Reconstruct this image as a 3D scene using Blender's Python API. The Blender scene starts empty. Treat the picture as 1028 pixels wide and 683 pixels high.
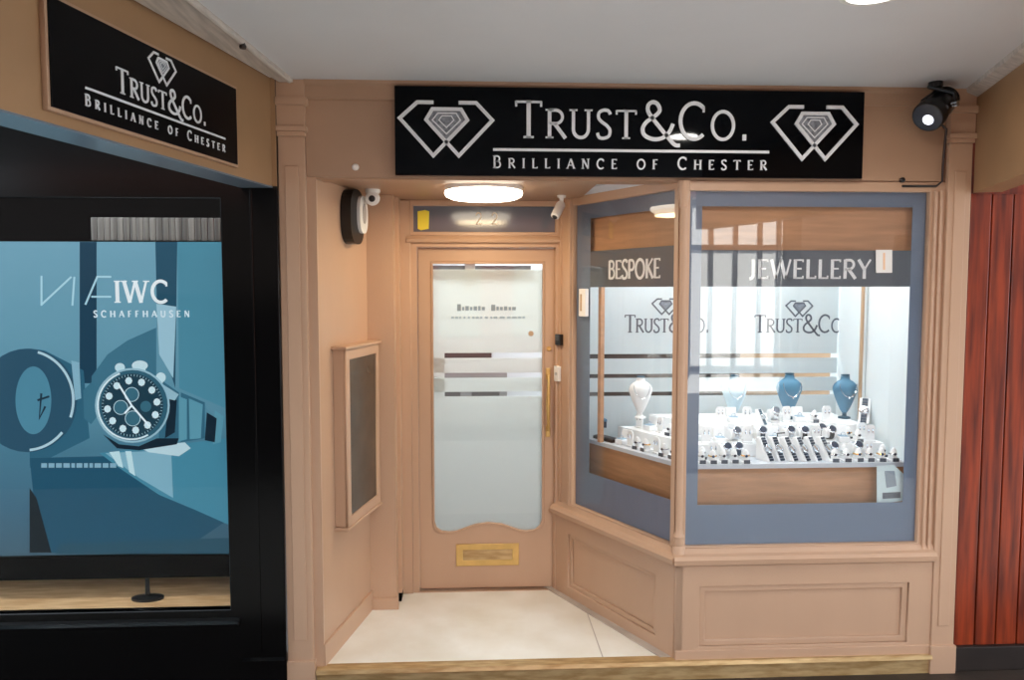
import bpy, bmesh, math, random
from mathutils import Matrix, Vector
random.seed(7)
COL = bpy.context.scene.collection
# ------------------------------------------------------------------ measuring helpers (survey of the place)
FPX, CX, CY = 760.0, 514.0, 341.5
CAM = (0.0, -3.53, 1.74); YAW = math.radians(2.9); PIT = math.radians(3.76)
def ray(px, py):
    a = (px-CX)/FPX; b = -(py-CY)/FPX
    cy, sy, cp, sp = math.cos(YAW), math.sin(YAW), math.cos(PIT), math.sin(PIT)
    f = (sy*cp, cy*cp, -sp); r = (cy, -sy, 0); u = (sy*sp, cy*sp, cp)
    return [f[i]+a*r[i]+b*u[i] for i in range(3)]
def at(px, py, Y=0.0):
    d = ray(px, py); t = (Y-CAM[1])/d[1]
    return (CAM[0]+t*d[0], CAM[2]+t*d[2])
def along(px, py, o, ang):
    """point of a vertical plane through o with direction ang -> (distance along it, z)"""
    r = ray(px, py); d = (math.cos(ang), math.sin(ang))
    a, b, c, e = r[0], -d[0], r[1], -d[1]; X = o[0]-CAM[0]; Y = o[1]-CAM[1]
    det = a*e-b*c; t = (X*e-b*Y)/det; s = (a*Y-c*X)/det
    return (s, CAM[2]+t*r[2])
# ------------------------------------------------------------------ materials
def lin(c):
    return tuple((v/12.92 if v <= .04045 else ((v+.055)/1.055)**2.4) for v in [x/255 for x in c])
MATS = {}
def mat(name, rgb, rough=.5, metal=0.0, spec=.5, noise=0.0, nscale=8.0, bump=0.0, bscale=60.0, emit=0.0, coat=0.0, stretch=None, rgb2=None):
    m = bpy.data.materials.new(name); m.use_nodes = True; nt = m.node_tree; b = nt.nodes['Principled BSDF']
    c = lin(rgb) + (1,)
    b.inputs['Base Color'].default_value = c; b.inputs['Roughness'].default_value = rough
    b.inputs['Metallic'].default_value = metal; b.inputs['Specular IOR Level'].default_value = spec
    b.inputs['Coat Weight'].default_value = coat; b.inputs['Coat Roughness'].default_value = .08
    if noise or bump:
        tc = nt.nodes.new('ShaderNodeTexCoord'); mp = nt.nodes.new('ShaderNodeMapping')
        nt.links.new(tc.outputs['Object'], mp.inputs[0])
        if stretch: mp.inputs['Scale'].default_value = stretch
    if noise:
        n = nt.nodes.new('ShaderNodeTexNoise'); n.inputs['Scale'].default_value = nscale; n.inputs['Detail'].default_value = 6
        nt.links.new(mp.outputs[0], n.inputs['Vector'])
        mx = nt.nodes.new('ShaderNodeMix'); mx.data_type = 'RGBA'
        c2 = lin(rgb2)+(1,) if rgb2 else tuple(v*(1-noise) for v in c[:3])+(1,)
        rp = nt.nodes.new('ShaderNodeMapRange'); rp.inputs[1].default_value = .35; rp.inputs[2].default_value = .65
        nt.links.new(n.outputs[0], rp.inputs[0]); nt.links.new(rp.outputs[0], mx.inputs[0])
        mx.inputs[6].default_value = c; mx.inputs[7].default_value = c2
        nt.links.new(mx.outputs[2], b.inputs['Base Color'])
    if bump:
        n2 = nt.nodes.new('ShaderNodeTexNoise'); n2.inputs['Scale'].default_value = bscale; n2.inputs['Detail'].default_value = 4
        nt.links.new(mp.outputs[0], n2.inputs['Vector'])
        bp = nt.nodes.new('ShaderNodeBump'); bp.inputs['Strength'].default_value = bump; bp.inputs['Distance'].default_value = .004
        nt.links.new(n2.outputs[0], bp.inputs['Height']); nt.links.new(bp.outputs[0], b.inputs['Normal'])
    if emit:
        b.inputs['Emission Color'].default_value = c; b.inputs['Emission Strength'].default_value = emit
    MATS[name] = m; return m
def glass_mat(name, tint=(1, 1, 1), refl=1.0, ior=1.5, rough=0.0):
    m = bpy.data.materials.new(name); m.use_nodes = True; nt = m.node_tree
    nt.nodes.remove(nt.nodes['Principled BSDF']); out = nt.nodes['Material Output']
    t = nt.nodes.new('ShaderNodeBsdfTransparent'); t.inputs[0].default_value = tint+(1,)
    g = nt.nodes.new('ShaderNodeBsdfGlossy'); g.inputs['Roughness'].default_value = rough
    # thin pane: Schlick reflectance, the same from both faces
    lw = nt.nodes.new('ShaderNodeLayerWeight'); lw.inputs[0].default_value = .5
    pw = nt.nodes.new('ShaderNodeMath'); pw.operation = 'POWER'; pw.inputs[1].default_value = 5
    nt.links.new(lw.outputs['Facing'], pw.inputs[0])
    f = nt.nodes.new('ShaderNodeMath'); f.operation = 'MULTIPLY_ADD'; f.inputs[1].default_value = .96; f.inputs[2].default_value = .04
    nt.links.new(pw.outputs[0], f.inputs[0])
    ml = nt.nodes.new('ShaderNodeMath'); ml.operation = 'MULTIPLY'; ml.inputs[1].default_value = refl
    x = nt.nodes.new('ShaderNodeMixShader')
    nt.links.new(f.outputs[0], ml.inputs[0]); nt.links.new(ml.outputs[0], x.inputs[0])
    nt.links.new(t.outputs[0], x.inputs[1]); nt.links.new(g.outputs[0], x.inputs[2]); nt.links.new(x.outputs[0], out.inputs[0])
    MATS[name] = m; return m
def film_mat(name, rgb, trans=.55):
    m = bpy.data.materials.new(name); m.use_nodes = True; nt = m.node_tree
    nt.nodes.remove(nt.nodes['Principled BSDF']); out = nt.nodes['Material Output']
    a = nt.nodes.new('ShaderNodeBsdfTranslucent'); b = nt.nodes.new('ShaderNodeBsdfDiffuse')
    c = lin(rgb)+(1,); a.inputs[0].default_value = c; b.inputs[0].default_value = c
    x = nt.nodes.new('ShaderNodeMixShader'); x.inputs[0].default_value = trans
    nt.links.new(b.outputs[0], x.inputs[1]); nt.links.new(a.outputs[0], x.inputs[2]); nt.links.new(x.outputs[0], out.inputs[0])
    MATS[name] = m; return m
def emat(name, rgb, s):
    m = bpy.data.materials.new(name); m.use_nodes = True; b = m.node_tree.nodes['Principled BSDF']
    b.inputs['Base Color'].default_value = (.8, .8, .8, 1)
    b.inputs['Emission Color'].default_value = lin(rgb)+(1,); b.inputs['Emission Strength'].default_value = s
    MATS[name] = m; return m

PAINT = mat('beige_paint', (198, 162, 134), .38, noise=.08, nscale=2.2, bump=.12, bscale=25, stretch=(1, 1, .35))
PAINT2 = mat('beige_fascia_paint', (180, 145, 118), .42, noise=.08, nscale=3, bump=.1, bscale=20)
BEAM_PAINT = mat('ochre_beam_paint', (164, 128, 92), .45, noise=.12, nscale=3, bump=.1, bscale=20)  # darker ochre paint used on both beams
CEIL = mat('ceiling_plaster', (226, 227, 229), .75, noise=.04, nscale=2, bump=.15, bscale=40)
CORN = mat('cornice_paint', (214, 205, 196), .5, noise=.25, nscale=9, stretch=(6, .6, 6))
SIGN = mat('black_gloss_sign', (3, 5, 9), .04, spec=.12, bump=.03, bscale=4)
SIGNM = mat('black_satin_sign', (4, 4, 6), .3, spec=.12)
BLACK = mat('black_gloss_paint', (5, 5, 6), .18, spec=.3, bump=.06, bscale=12)
MATTE = mat('matte_black', (3, 3, 4), .8, spec=.05)
WHITE_L = mat('sign_lettering_silver', (228, 232, 236), .4)
GREYGEM = mat('gem_grey', (150, 156, 164), .4, noise=.5, nscale=60, rgb2=(96, 102, 112))
BLUEV = mat('slate_blue_vinyl', (104, 120, 143), .35, noise=.04, nscale=3)
DARKV = mat('charcoal_vinyl', (84, 92, 102), .4)
WOOD = mat('light_wood', (184, 136, 96), .45, noise=.22, nscale=5, stretch=(1, 1, 9), bump=.05)
WOODP = mat('pelmet_wood', (190, 142, 104), .5, noise=.2, nscale=4, stretch=(1, 1, 10))
PLANK = mat('window_board_wood', (236, 196, 146), .5, noise=.35, nscale=6, stretch=(1, 7, 1), rgb2=(206, 160, 110))
BRASS = mat('brass', (226, 188, 116), .3, metal=.7, noise=.15, nscale=14)
BRASSD = mat('brass_nosing', (206, 176, 128), .35, metal=.35, noise=.35, nscale=9, rgb2=(170, 136, 88), stretch=(1, 5, 5))
MARBLE = mat('porch_marble', (240, 238, 230), .3, noise=.09, nscale=3.2, rgb2=(226, 220, 206), bump=.05)
MARBLE2 = mat('porch_edge_stone', (190, 178, 168), .4, noise=.2, nscale=9)
PAVE = mat('arcade_paving', (58, 46, 38), .6, noise=.35, nscale=3, bump=.3)
RED = mat('red_timber', (158, 62, 28), .3, noise=.45, nscale=4, stretch=(7, 7, .5), rgb2=(92, 30, 14))
DARKW = mat('dark_plinth', (38, 28, 24), .5, noise=.3)
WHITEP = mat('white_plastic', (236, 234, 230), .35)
BLACKP = mat('black_plastic', (16, 16, 18), .28)
BOLT = mat('bolt_white', (235, 225, 215), .35)
YELLOW = mat('yellow_sticker', (255, 236, 70), .45)
WHITEV = mat('white_display', (240, 244, 246), .5)
PALE = mat('pale_card', (226, 236, 238), .6)
INK = mat('grey_blue_ink', (140, 154, 166), .6)
INKD = mat('dark_grey_ink', (84, 92, 104), .6)
GOLD = mat('gold', (230, 178, 86), .2, metal=1)
SILVER = mat('silver', (214, 220, 226), .16, metal=1)
NAVY = mat('navy_leather', (28, 52, 74), .45)
DKLEATHER = mat('black_leather', (24, 26, 30), .45)
VELVET = mat('steel_blue_velvet', (78, 130, 160), .6)
VELVETD = mat('dark_teal_velvet', (44, 86, 108), .7)
TAN = mat('tan_line', (186, 156, 124), .6)
GREYW = mat('shop_wall_grey', (206, 210, 212), .7)
GREYF = mat('shop_carpet', (112, 110, 112), .9, noise=.2)
STEEL = mat('ribbed_metal', (150, 146, 140), .35, metal=.4, noise=.5, nscale=7, stretch=(6, 1, .05), rgb2=(84, 82, 80))
GLASS = glass_mat('window_glass', refl=1.15)
GLASS3 = glass_mat('display_glass', refl=.35)
GLASSL = glass_mat('case_glass', tint=(.9, .9, .9), refl=.6)
FILM = film_mat('frosted_film', (220, 225, 224), .55)
FILM2 = film_mat('frosted_partition_film', (212, 222, 225), .35)
LAMPW = emat('warm_lamp_diffuser', (255, 238, 214), 9)
LAMPC = emat('cool_lamp_diffuser', (255, 252, 246), 4)
LEDM = emat('led_strip', (236, 246, 255), 9)
LENS = emat('spot_lens', (236, 240, 255), 2.0)
BRICK = mat('opposite_brick', (120, 66, 52), .8, noise=.3)
RENDERW = mat('white_render', (240, 240, 236), .8)
TIMBER = mat('black_timber', (34, 30, 30), .6)
STONE = mat('street_stone', (128, 124, 118), .8, noise=.3)
# ------------------------------------------------------------------ mesh helpers
class MB:
    def __init__(self): self.bm = bmesh.new()
    def box(self, x0, x1, y0, y1, z0, z1, rot=None, bev=0.0):
        g = bmesh.ops.create_cube(self.bm, size=1)
        v = g['verts']
        bmesh.ops.scale(self.bm, vec=(abs(x1-x0), abs(y1-y0), abs(z1-z0)), verts=v)
        if bev:
            e = list({e for q in v for e in q.link_edges})
            r = bmesh.ops.bevel(self.bm, geom=e, offset=bev, segments=2, affect='EDGES', profile=.6)
            v = [q for q in r['verts']]
            v = list({q for f in r['faces'] for q in f.verts} | set(v))
        c = Vector(((x0+x1)/2, (y0+y1)/2, (z0+z1)/2))
        M = Matrix.Translation(c) @ (rot.to_4x4() if rot else Matrix())
        bmesh.ops.transform(self.bm, matrix=M, verts=v)
        return self
    def lathe(self, prof, n=32, M=None, sx=1, sy=1):
        rings = []
        for r, z in prof:
            rings.append([self.bm.verts.new((r*sx*math.cos(2*math.pi*i/n), r*sy*math.sin(2*math.pi*i/n), z)) for i in range(n)])
        for a, b in zip(rings, rings[1:]):
            for i in range(n): self.bm.faces.new((a[i], a[(i+1) % n], b[(i+1) % n], b[i]))
        self.bm.faces.new(list(reversed(rings[0]))); self.bm.faces.new(rings[-1])
        if M: bmesh.ops.transform(self.bm, matrix=M, verts=[v for r in rings for v in r])
        return self
    def tube(self, pts, r, n=8, closed=False):
        P = [Vector(p) for p in pts]; rings = []
        up = None
        for i, p in enumerate(P):
            a = P[i-1] if (i > 0 or closed) else p; b = P[(i+1) % len(P)] if (i < len(P)-1 or closed) else p
            d = (b-a).normalized()
            if up is None: up = Vector((0, 0, 1)) if abs(d.z) < .9 else Vector((1, 0, 0))
            s = d.cross(up).normalized(); t = s.cross(d).normalized(); up = t
            rr = r[i] if isinstance(r, (list, tuple)) else r
            rings.append([self.bm.verts.new(p+s*rr*math.cos(2*math.pi*k/n)+t*rr*math.sin(2*math.pi*k/n)) for k in range(n)])
        L = len(rings)
        for i in range(L if closed else L-1):
            a, b = rings[i], rings[(i+1) % L]
            for k in range(n): self.bm.faces.new((a[k], a[(k+1) % n], b[(k+1) % n], b[k]))
        if not closed:
            self.bm.faces.new(list(reversed(rings[0]))); self.bm.faces.new(rings[-1])
        return self
    def prism(self, poly, z0, z1):
        """polygon in x,y pushed up from z0 to z1"""
        a = [self.bm.verts.new((x, y, z0)) for x, y in poly]; b = [self.bm.verts.new((x, y, z1)) for x, y in poly]
        n = len(poly)
        self.bm.faces.new(a); self.bm.faces.new(list(reversed(b)))
        for i in range(n): self.bm.faces.new((a[i], b[i], b[(i+1) % n], a[(i+1) % n]))
        return self
    def plate(self, poly, y0, y1):
        """polygon in x,z given thickness from y0 to y1"""
        a = [self.bm.verts.new((x, y0, z)) for x, z in poly]; b = [self.bm.verts.new((x, y1, z)) for x, z in poly]
        n = len(poly)
        self.bm.faces.new(a); self.bm.faces.new(list(reversed(b)))
        for i in range(n): self.bm.faces.new((a[i], b[i], b[(i+1) % n], a[(i+1) % n]))
        return self
    def xsec(self, prof, x0, x1):
        """moulding: profile in y,z swept along x"""
        a = [self.bm.verts.new((x0, y, z)) for y, z in prof]; b = [self.bm.verts.new((x1, y, z)) for y, z in prof]
        n = len(prof)
        self.bm.faces.new(a); self.bm.faces.new(list(reversed(b)))
        for i in range(n): self.bm.faces.new((a[i], b[i], b[(i+1) % n], a[(i+1) % n]))
        return self
    def ribbon(self, pts, w, y0, y1, w2=None):
        """stroke in x,z of width w, thick from y0 to y1"""
        P = [Vector(p) for p in pts]; n = len(P); L = []; R = []
        for i in range(n):
            d0 = (P[i]-P[i-1]).normalized() if i else (P[1]-P[0]).normalized()
            d1 = (P[i+1]-P[i]).normalized() if i < n-1 else d0
            nn = Vector((-(d0.y+d1.y), d0.x+d1.x))
            nn = nn.normalized() if nn.length > 1e-6 else Vector((-d0.y, d0.x))
            c = max(.45, nn.dot(Vector((-d0.y, d0.x))))
            ww = (w[i] if isinstance(w, list) else w)/2/c
            L.append(P[i]+nn*ww); R.append(P[i]-nn*ww)
        for i in range(n-1): self.plate([tuple(L[i]), tuple(L[i+1]), tuple(R[i+1]), tuple(R[i])], y0, y1)
        return self
    def build(self, name, m, parent=None, smooth=False, loc=None, **props):
        bmesh.ops.remove_doubles(self.bm, verts=self.bm.verts, dist=1e-6)
        bmesh.ops.recalc_face_normals(self.bm, faces=self.bm.faces)
        me = bpy.data.meshes.new(name); self.bm.to_mesh(me); self.bm.free(); me.materials.append(m)
        if smooth:
            for p in me.polygons: p.use_smooth = True
            try: me.set_sharp_from_angle(angle=math.radians(40))
            except Exception: pass
        o = bpy.data.objects.new(name, me); COL.objects.link(o)
        if parent: o.parent = parent
        if loc: o.location = loc
        for k, v in props.items(): o[k] = v
        return o
def frame2d(name, outer, holes, y0, y1, m, parent=None, bevel=0.0, **props):
    """board in the x,z plane with holes, front face at y0, back at y1"""
    cu = bpy.data.curves.new(name, 'CURVE'); cu.dimensions = '2D'; cu.fill_mode = 'BOTH'
    cu.extrude = max(1e-4, abs(y1-y0)/2-bevel); cu.bevel_depth = bevel; cu.bevel_resolution = 1; cu.offset = -bevel
    for lp in [outer]+holes:
        s = cu.splines.new('POLY'); s.points.add(len(lp)-1)
        for i, (x, z) in enumerate(lp): s.points[i].co = (x, z, 0, 1)
        s.use_cyclic_u = True
    tmp = bpy.data.objects.new('tmp', cu); COL.objects.link(tmp)
    dg = bpy.context.evaluated_depsgraph_get(); me = bpy.data.meshes.new_from_object(tmp.evaluated_get(dg))
    bpy.data.objects.remove(tmp); bpy.data.curves.remove(cu)
    me.transform(Matrix.Rotation(math.pi/2, 4, 'X')); me.transform(Matrix.Translation((0, (y0+y1)/2, 0)))
    me.materials.clear(); me.materials.append(m); me.name = name
    o = bpy.data.objects.new(name, me); COL.objects.link(o)
    if parent: o.parent = parent
    for k, v in props.items(): o[k] = v
    return o
def rect(x0, x1, z0, z1): return [(x0, z0), (x1, z0), (x1, z1), (x0, z1)]
def empty(name, loc=(0, 0, 0), rz=0.0, **props):
    o = bpy.data.objects.new(name, None); COL.objects.link(o); o.location = loc; o.rotation_euler = (0, 0, rz)
    o.empty_display_size = .05
    for k, v in props.items(): o[k] = v
    return o
def thing(name, label, cat, loc=(0, 0, 0), rz=0.0, group=None):
    o = empty(name, loc, rz, label=label, category=cat)
    if group: o['group'] = group
    return o
def tag(o, label, cat, group=None):
    o['label'] = label; o['category'] = cat
    if group: o['group'] = group
    return o
def struct(o, label=None):
    o['kind'] = 'structure'
    if label: o['label'] = label
    return o
def dup(root, loc, rz, label=None, group=None, sc=None):
    r = root.copy(); COL.objects.link(r); r.location = loc; r.rotation_euler = (0, 0, rz)
    if sc: r.scale = (sc,)*3
    if label: r['label'] = label
    if group: r['group'] = group
    for ch in list(root.children):
        c = ch.copy(); COL.objects.link(c); c.parent = r
        for g in list(ch.children):
            d = g.copy(); COL.objects.link(d); d.parent = c
    return r
# ------------------------------------------------------------------ lettering: stroke built capitals
def arc(cx, cy, rx, ry, a0, a1, n=14):
    return [(cx+rx*math.cos(math.radians(a0+(a1-a0)*i/n)), cy+ry*math.sin(math.radians(a0+(a1-a0)*i/n))) for i in range(n+1)]
def spl(P, k=6):
    out = []
    Q = [P[0]]+P+[P[-1]]
    for i in range(1, len(Q)-2):
        p0, p1, p2, p3 = Q[i-1:i+3]
        for j in range(k):
            t = j/k
            out.append(tuple(.5*((2*p1[a])+(-p0[a]+p2[a])*t+(2*p0[a]-5*p1[a]+4*p2[a]-p3[a])*t*t+(-p0[a]+3*p1[a]-3*p2[a]+p3[a])*t**3) for a in (0, 1)))
    out.append(P[-1]); return out
def V(x, a=0, b=1): return [(x, a), (x, b)]
T, N_ = 1.0, .5     # thick / thin
GL = {
 'T': (.74, [(V(.37), T), ([(.02, .965), (.72, .965)], N_), ([(.03, .98), (.03, .84)], N_), ([(.71, .98), (.71, .84)], N_)], [(.37, 0)]),
 'R': (.70, [(V(.12), T), ([(.12, .965)]+arc(.34, .735, .23, .23, 90, -90)+[(.12, .505)], .8), ([(.3, .5), (.68, 0)], T)], [(.12, 0), (.12, 1)]),
 'U': (.78, [([(.12, 1), (.12, .35)]+arc(.385, .32, .265, .29, 180, 360)[0:15]+[(.65, .35), (.65, 1)], .9)], [(.12, 1), (.65, 1)]),
 'S': (.56, [(spl([(.5, .84), (.43, .96), (.27, .985), (.11, .9), (.09, .72), (.2, .58), (.38, .45), (.49, .29), (.45, .09), (.27, .015), (.11, .05), (.05, .2)]), .85)], []),
 '&': (.92, [(spl([(.9, .42), (.8, .2), (.62, .04), (.36, .0), (.12, .1), (.06, .28), (.16, .46), (.36, .6), (.52, .76), (.47, .94), (.34, 1.0), (.22, .93), (.2, .78), (.3, .6), (.5, .36), (.72, .1), (.95, -.14), (1.1, -.16)]), .9)], []),
 'C': (.80, [(arc(.46, .5, .38, .485, 48, 312, 24), .9), ([(.72, .9), (.72, .74)], N_)], []),
 'O': (.92, [(arc(.46, .5, .38, .485, 0, 360, 30), .9)], []),
 '.': (.28, [([(.09, .07), (.19, .07)], 1.4)], []),
 'B': (.66, [(V(.12), T), ([(.12, .965)]+arc(.34, .755, .19, .21, 90, -90)+[(.12, .545)], .75), ([(.12, .545)]+arc(.36, .29, .23, .255, 90, -90)+[(.12, .035)], .75)], [(.12, 0), (.12, 1)]),
 'I': (.26, [(V(.13), T)], [(.13, 0), (.13, 1)]),
 'L': (.56, [(V(.12), T), ([(.12, .035), (.54, .035)], N_), ([(.52, 0), (.52, .16)], N_)], [(.12, 1)]),
 'A': (.78, [([(.04, 0), (.38, 1)], .6), ([(.38, 1), (.74, 0)], T), ([(.16, .34), (.6, .34)], N_)], [(.04, 0), (.74, 0)]),
 'N': (.80, [(V(.12), .6), ([(.12, 1), (.68, 0)], T), (V(.68), .6)], [(.12, 0), (.68, 1), (.12, 1)]),
 'E': (.60, [(V(.12), T), ([(.12, .965), (.54, .965)], N_), ([(.12, .52), (.46, .52)], N_), ([(.12, .035), (.56, .035)], N_), ([(.54, 0), (.54, .15)], N_), ([(.53, 1), (.53, .86)], N_)], []),
 'F': (.56, [(V(.12), T), ([(.12, .965), (.52, .965)], N_), ([(.12, .52), (.44, .52)], N_)], [(.12, 0)]),
 'H': (.80, [(V(.12), T), (V(.68), T), ([(.12, .52), (.68, .52)], N_)], [(.12, 0), (.12, 1), (.68, 0), (.68, 1)]),
 'J': (.44, [([(.3, 1), (.3, .18)]+arc(.12, .16, .18, .16, 0, -90, 8), T)], [(.3, 1)]),
 'W': (1.10, [([(.05, 1), (.3, 0)], T), ([(.3, 0), (.55, 1)], .6), ([(.55, 1), (.8, 0)], T), ([(.8, 0), (1.05, 1)], .6)], [(.05, 1), (.55, 1), (1.05, 1)]),
 'Y': (.72, [([(.04, 1), (.36, .48)], T), ([(.68, 1), (.36, .48)], .6), (V(.36, 0, .5), T)], [(.04, 1), (.68, 1), (.36, 0)]),
 'P': (.62, [(V(.12), T), ([(.12, .965)]+arc(.34, .71, .22, .255, 90, -90)+[(.12, .455)], .8)], [(.12, 0)]),
 'K': (.68, [(V(.12), T), ([(.62, 1), (.14, .48)], .6), ([(.24, .56), (.66, 0)], T)], [(.12, 0), (.12, 1)]),
 '2': (.60, [(spl([(.08, .76), (.14, .93), (.3, .99), (.47, .9), (.5, .7), (.38, .45), (.08, .05)]), .85), ([(.07, .05), (.54, .05)], .8)], []),
 ' ': (.45, [], []),
}
def lettering(name, txt, x0, x1, z, h, m, parent, y=-.01, th=.008, weight=.13, serif=True, small=.78, flip=False, **props):
    """lower case in txt = small capital"""
    items = []; tot = 0
    for ch in txt:
        s = small if ch.islower() else 1.0
        w = GL[ch.upper()][0]*s*h; items.append((ch.upper(), s, w)); tot += w
    gap = (x1-x0-tot)/max(1, len(items)-1); sq = 1.0
    if gap < 0: sq = (x1-x0)/(tot*1.04); gap = (x1-x0)*.04/max(1, len(items)-1)
    mb = MB(); x = x0
    for ch, s, w in items:
        hh = s*h; W = weight*hh*(1.0 if s == 1 else 1.08)
        def X(u): return x+u*hh*sq
        for pts, k in GL[ch][1]:
            mb.ribbon([(X(a), z+b*hh) for a, b in pts], W*k, y-th, y)
        if serif:
            for (sx, sz) in GL[ch][2]:
                zc = z+sz*hh+(.025*hh if sz < .5 else -.025*hh)
                mb.ribbon([(X(sx-.14), zc), (X(sx+.14), zc)], .055*hh, y-th, y)
        x += w*sq+gap
    if flip:
        c = (x0+x1)/2
        for v in mb.bm.verts: v.co.x = 2*c-v.co.x
    return mb.build(name, m, parent, **props)
def emblem(parent, cx, cz, w, h, y=-.01, th=.008, lw=.014, m=None, fill=True, gem=None, gtop=None):
    m = m or WHITE_L
    P = [(245, 120), (180, 120), (110, 180), (243, 320), (380, 185), (355, 145), (240, 145), (215, 185), (345, 320), (480, 185), (415, 120), (345, 120)]
    Q = [(cx+(a-295)/370*w, cz+(220-b)/200*h) for a, b in P]
    o = MB().ribbon(Q, lw, y-th, y).build('diamond_emblem', m, parent)
    if fill:
        G = [(240, 148), (355, 148), (377, 185), (296, 262), (218, 185)]
        G = [(cx+(a-295)/370*w*.94, cz+(219-b)/200*h*.94) for a, b in G]
        MB().plate(G, y-th*.5, y+.001).build('gem', gem or GREYGEM, o)
        g2 = [(262, 160), (335, 160), (352, 186), (296, 238), (240, 186)]
        g2 = [(cx+(a-295)/370*w, cz+(220-b)/200*h) for a, b in g2]
        MB().ribbon(g2+g2[:1], lw*.35, y-th*.75, y).build('gem_facets', m, o)
        g3 = [(278, 170), (316, 170), (326, 186), (296, 214), (266, 186)]
        g3 = [(cx+(a-295)/370*w, cz+(220-b)/200*h) for a, b in g3]
        MB().ribbon(g3+g3[:1], lw*.3, y-th*.75, y).build('gem_facets', m, o)
    return o
# ================================================================== THE SETTING
FZ, GZ, CZ, SOF = -.045, -.14, 2.68, 2.255
A_L = math.atan2(.977, .213); O_L = (-.72, 0.0); O_B = (-.885, 0.0)
SD = (.482, -.876); LS = 1.03; O_S = (.98-SD[0]*LS, -SD[1]*LS); A_S = math.atan2(SD[1], SD[0])
struct(MB().box(-5, 5, -.9, .0, GZ-.1, GZ).build('floor', PAVE), 'brown stone floor strip of the arcade along the shops')
struct(MB().box(-6, 10, -4, -.9, GZ-.1, GZ).build('floor_arcade', mat('bounce_floor', (190, 184, 174), .6, noise=.15, nscale=3)), 'unseen arcade floor, made pale to bounce light onto the ceiling')  # unseen slab made pale so its bounce brightens the ceiling
struct(MB().box(-14, 16, -16, -4, GZ-.1, GZ).build('road', mat('street_setts', (84, 82, 80), .7, noise=.15)), 'pale street paving')
struct(MB().box(-6, 10, -2.9, 1.0, CZ, CZ+.12).build('ceiling', CEIL), 'flat pale grey arcade ceiling')
struct(MB().prism([(-.74, -.0), (1.0, -.0), (.6, .98), (-.74, .98)], GZ-.05, FZ).build('floor_porch', MARBLE), 'cream marble floor of the recessed entrance')
MBs = MB(); MBs.prism([(.97, .004), (.90, .004), (.42, .9), (.49, .9)], FZ, FZ+.006)
struct(MBs.build('trim_1', MARBLE2), 'grey stone edging along the bay foot')
struct(MB().box(.62, .625, .004, .62, FZ, FZ+.0015).build('trim_2', MARBLE2))
# brass step nosing
MBs = MB(); MBs.xsec([(-.05, -.062), (-.044, FZ+.002), (0.02, FZ+.002), (.02, -.062)], -.745, 2.235)
MBs.xsec([(-.03, GZ), (-.03, -.065), (.0, -.065), (.0, GZ)], -.745, 2.235)
struct(MBs.build('trim_3', BRASSD), 'worn brass nosing along the shop step')
# left recess wall + return + jamb
L = empty('wall_left', (O_L[0], O_L[1], 0), A_L, kind='structure', label='beige splayed side wall of the entrance')
MB().box(0, .68, 0, .10, FZ, SOF+.02).build('boarding', PAINT, L)
MB().box(0, .68, -.012, 0.0, FZ, .06).build('skirting', PAINT, L)
MBw = MB().box(-.59, -.435, .64, .74, FZ, SOF+.02)
MBw.box(-.60, -.425, .628, .64, FZ, .02)
struct(MBw.build('wall_back', PAINT))
struct(MB().box(-.445, -.415, .74, .95, FZ+.05, SOF+.02).build('wall_jamb', PAINT))
struct(MB().box(-.445, -.42, .74, .95, FZ, FZ+.05).build('wall_jamb', MATTE))
# front wall: fascia and pilasters
MBw = MB(); MBw.box(-.755, 2.235, 0.0, .10, 2.245, CZ); MBw.box(-.755, 2.225, -.012, 0, 2.255, 2.595)
struct(MBw.build('wall_front', PAINT2), 'beige fascia board over the shop')
MBw = MB(); MBw.xsec([(-.03, 2.60), (-.018, 2.60), (0, 2.585), (0, CZ), (-.045, CZ), (-.04, 2.665), (-.03, 2.655)], -.755, 2.235)
struct(MBw.build('trim_4', PAINT2), 'moulded top rail of the fascia')
struct(MB().box(-.74, .60, .10, .97, SOF, SOF+.03).build('ceiling_porch', PAINT2))
def pilaster(name, x0, x1, lbl):
    o = empty(name, (0, 0, 0), kind='structure', label=lbl)
    MB().box(x0, x1, -.03, .1, GZ, 2.43, bev=.004).box(x0+.03, x1-.03, -.036, -.02, .1, 2.3, bev=.003).build('shaft', PAINT, o)
    MB().box(x0-.008, x1+.008, -.042, .05, GZ, .0, bev=.004).build('plinth', PAINT, o)
    MB().box(x0-.004, x1+.004, -.04, .05, 2.43, CZ, bev=.004).box(x0-.012, x1+.012, -.055, .05, 2.45, 2.475, bev=.006).box(x0-.016, x1+.016, -.06, .05, 2.565, 2.60, bev=.008).build('capital', PAINT, o)
pilaster('pilaster_left', -.877, -.757, 'beige painted pilaster between the black display and the entrance')
pilaster('pilaster_right', 2.236, 2.35, 'beige painted pilaster beside the red timber wall')
struct(MB().box(-.757, -.715, -.004, .1, GZ, SOF+.02).build('wall_strip', PAINT))
MBw = MB().box(2.165, 2.236, -.01, .12, GZ, 2.25)
for xx in (2.178, 2.205): MBw.box(xx, xx+.014, -.024, -.005, .42, 2.21, bev=.004)
struct(MBw.build('trim_5', PAINT), 'reeded beige frame strip beside the bay window')
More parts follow.
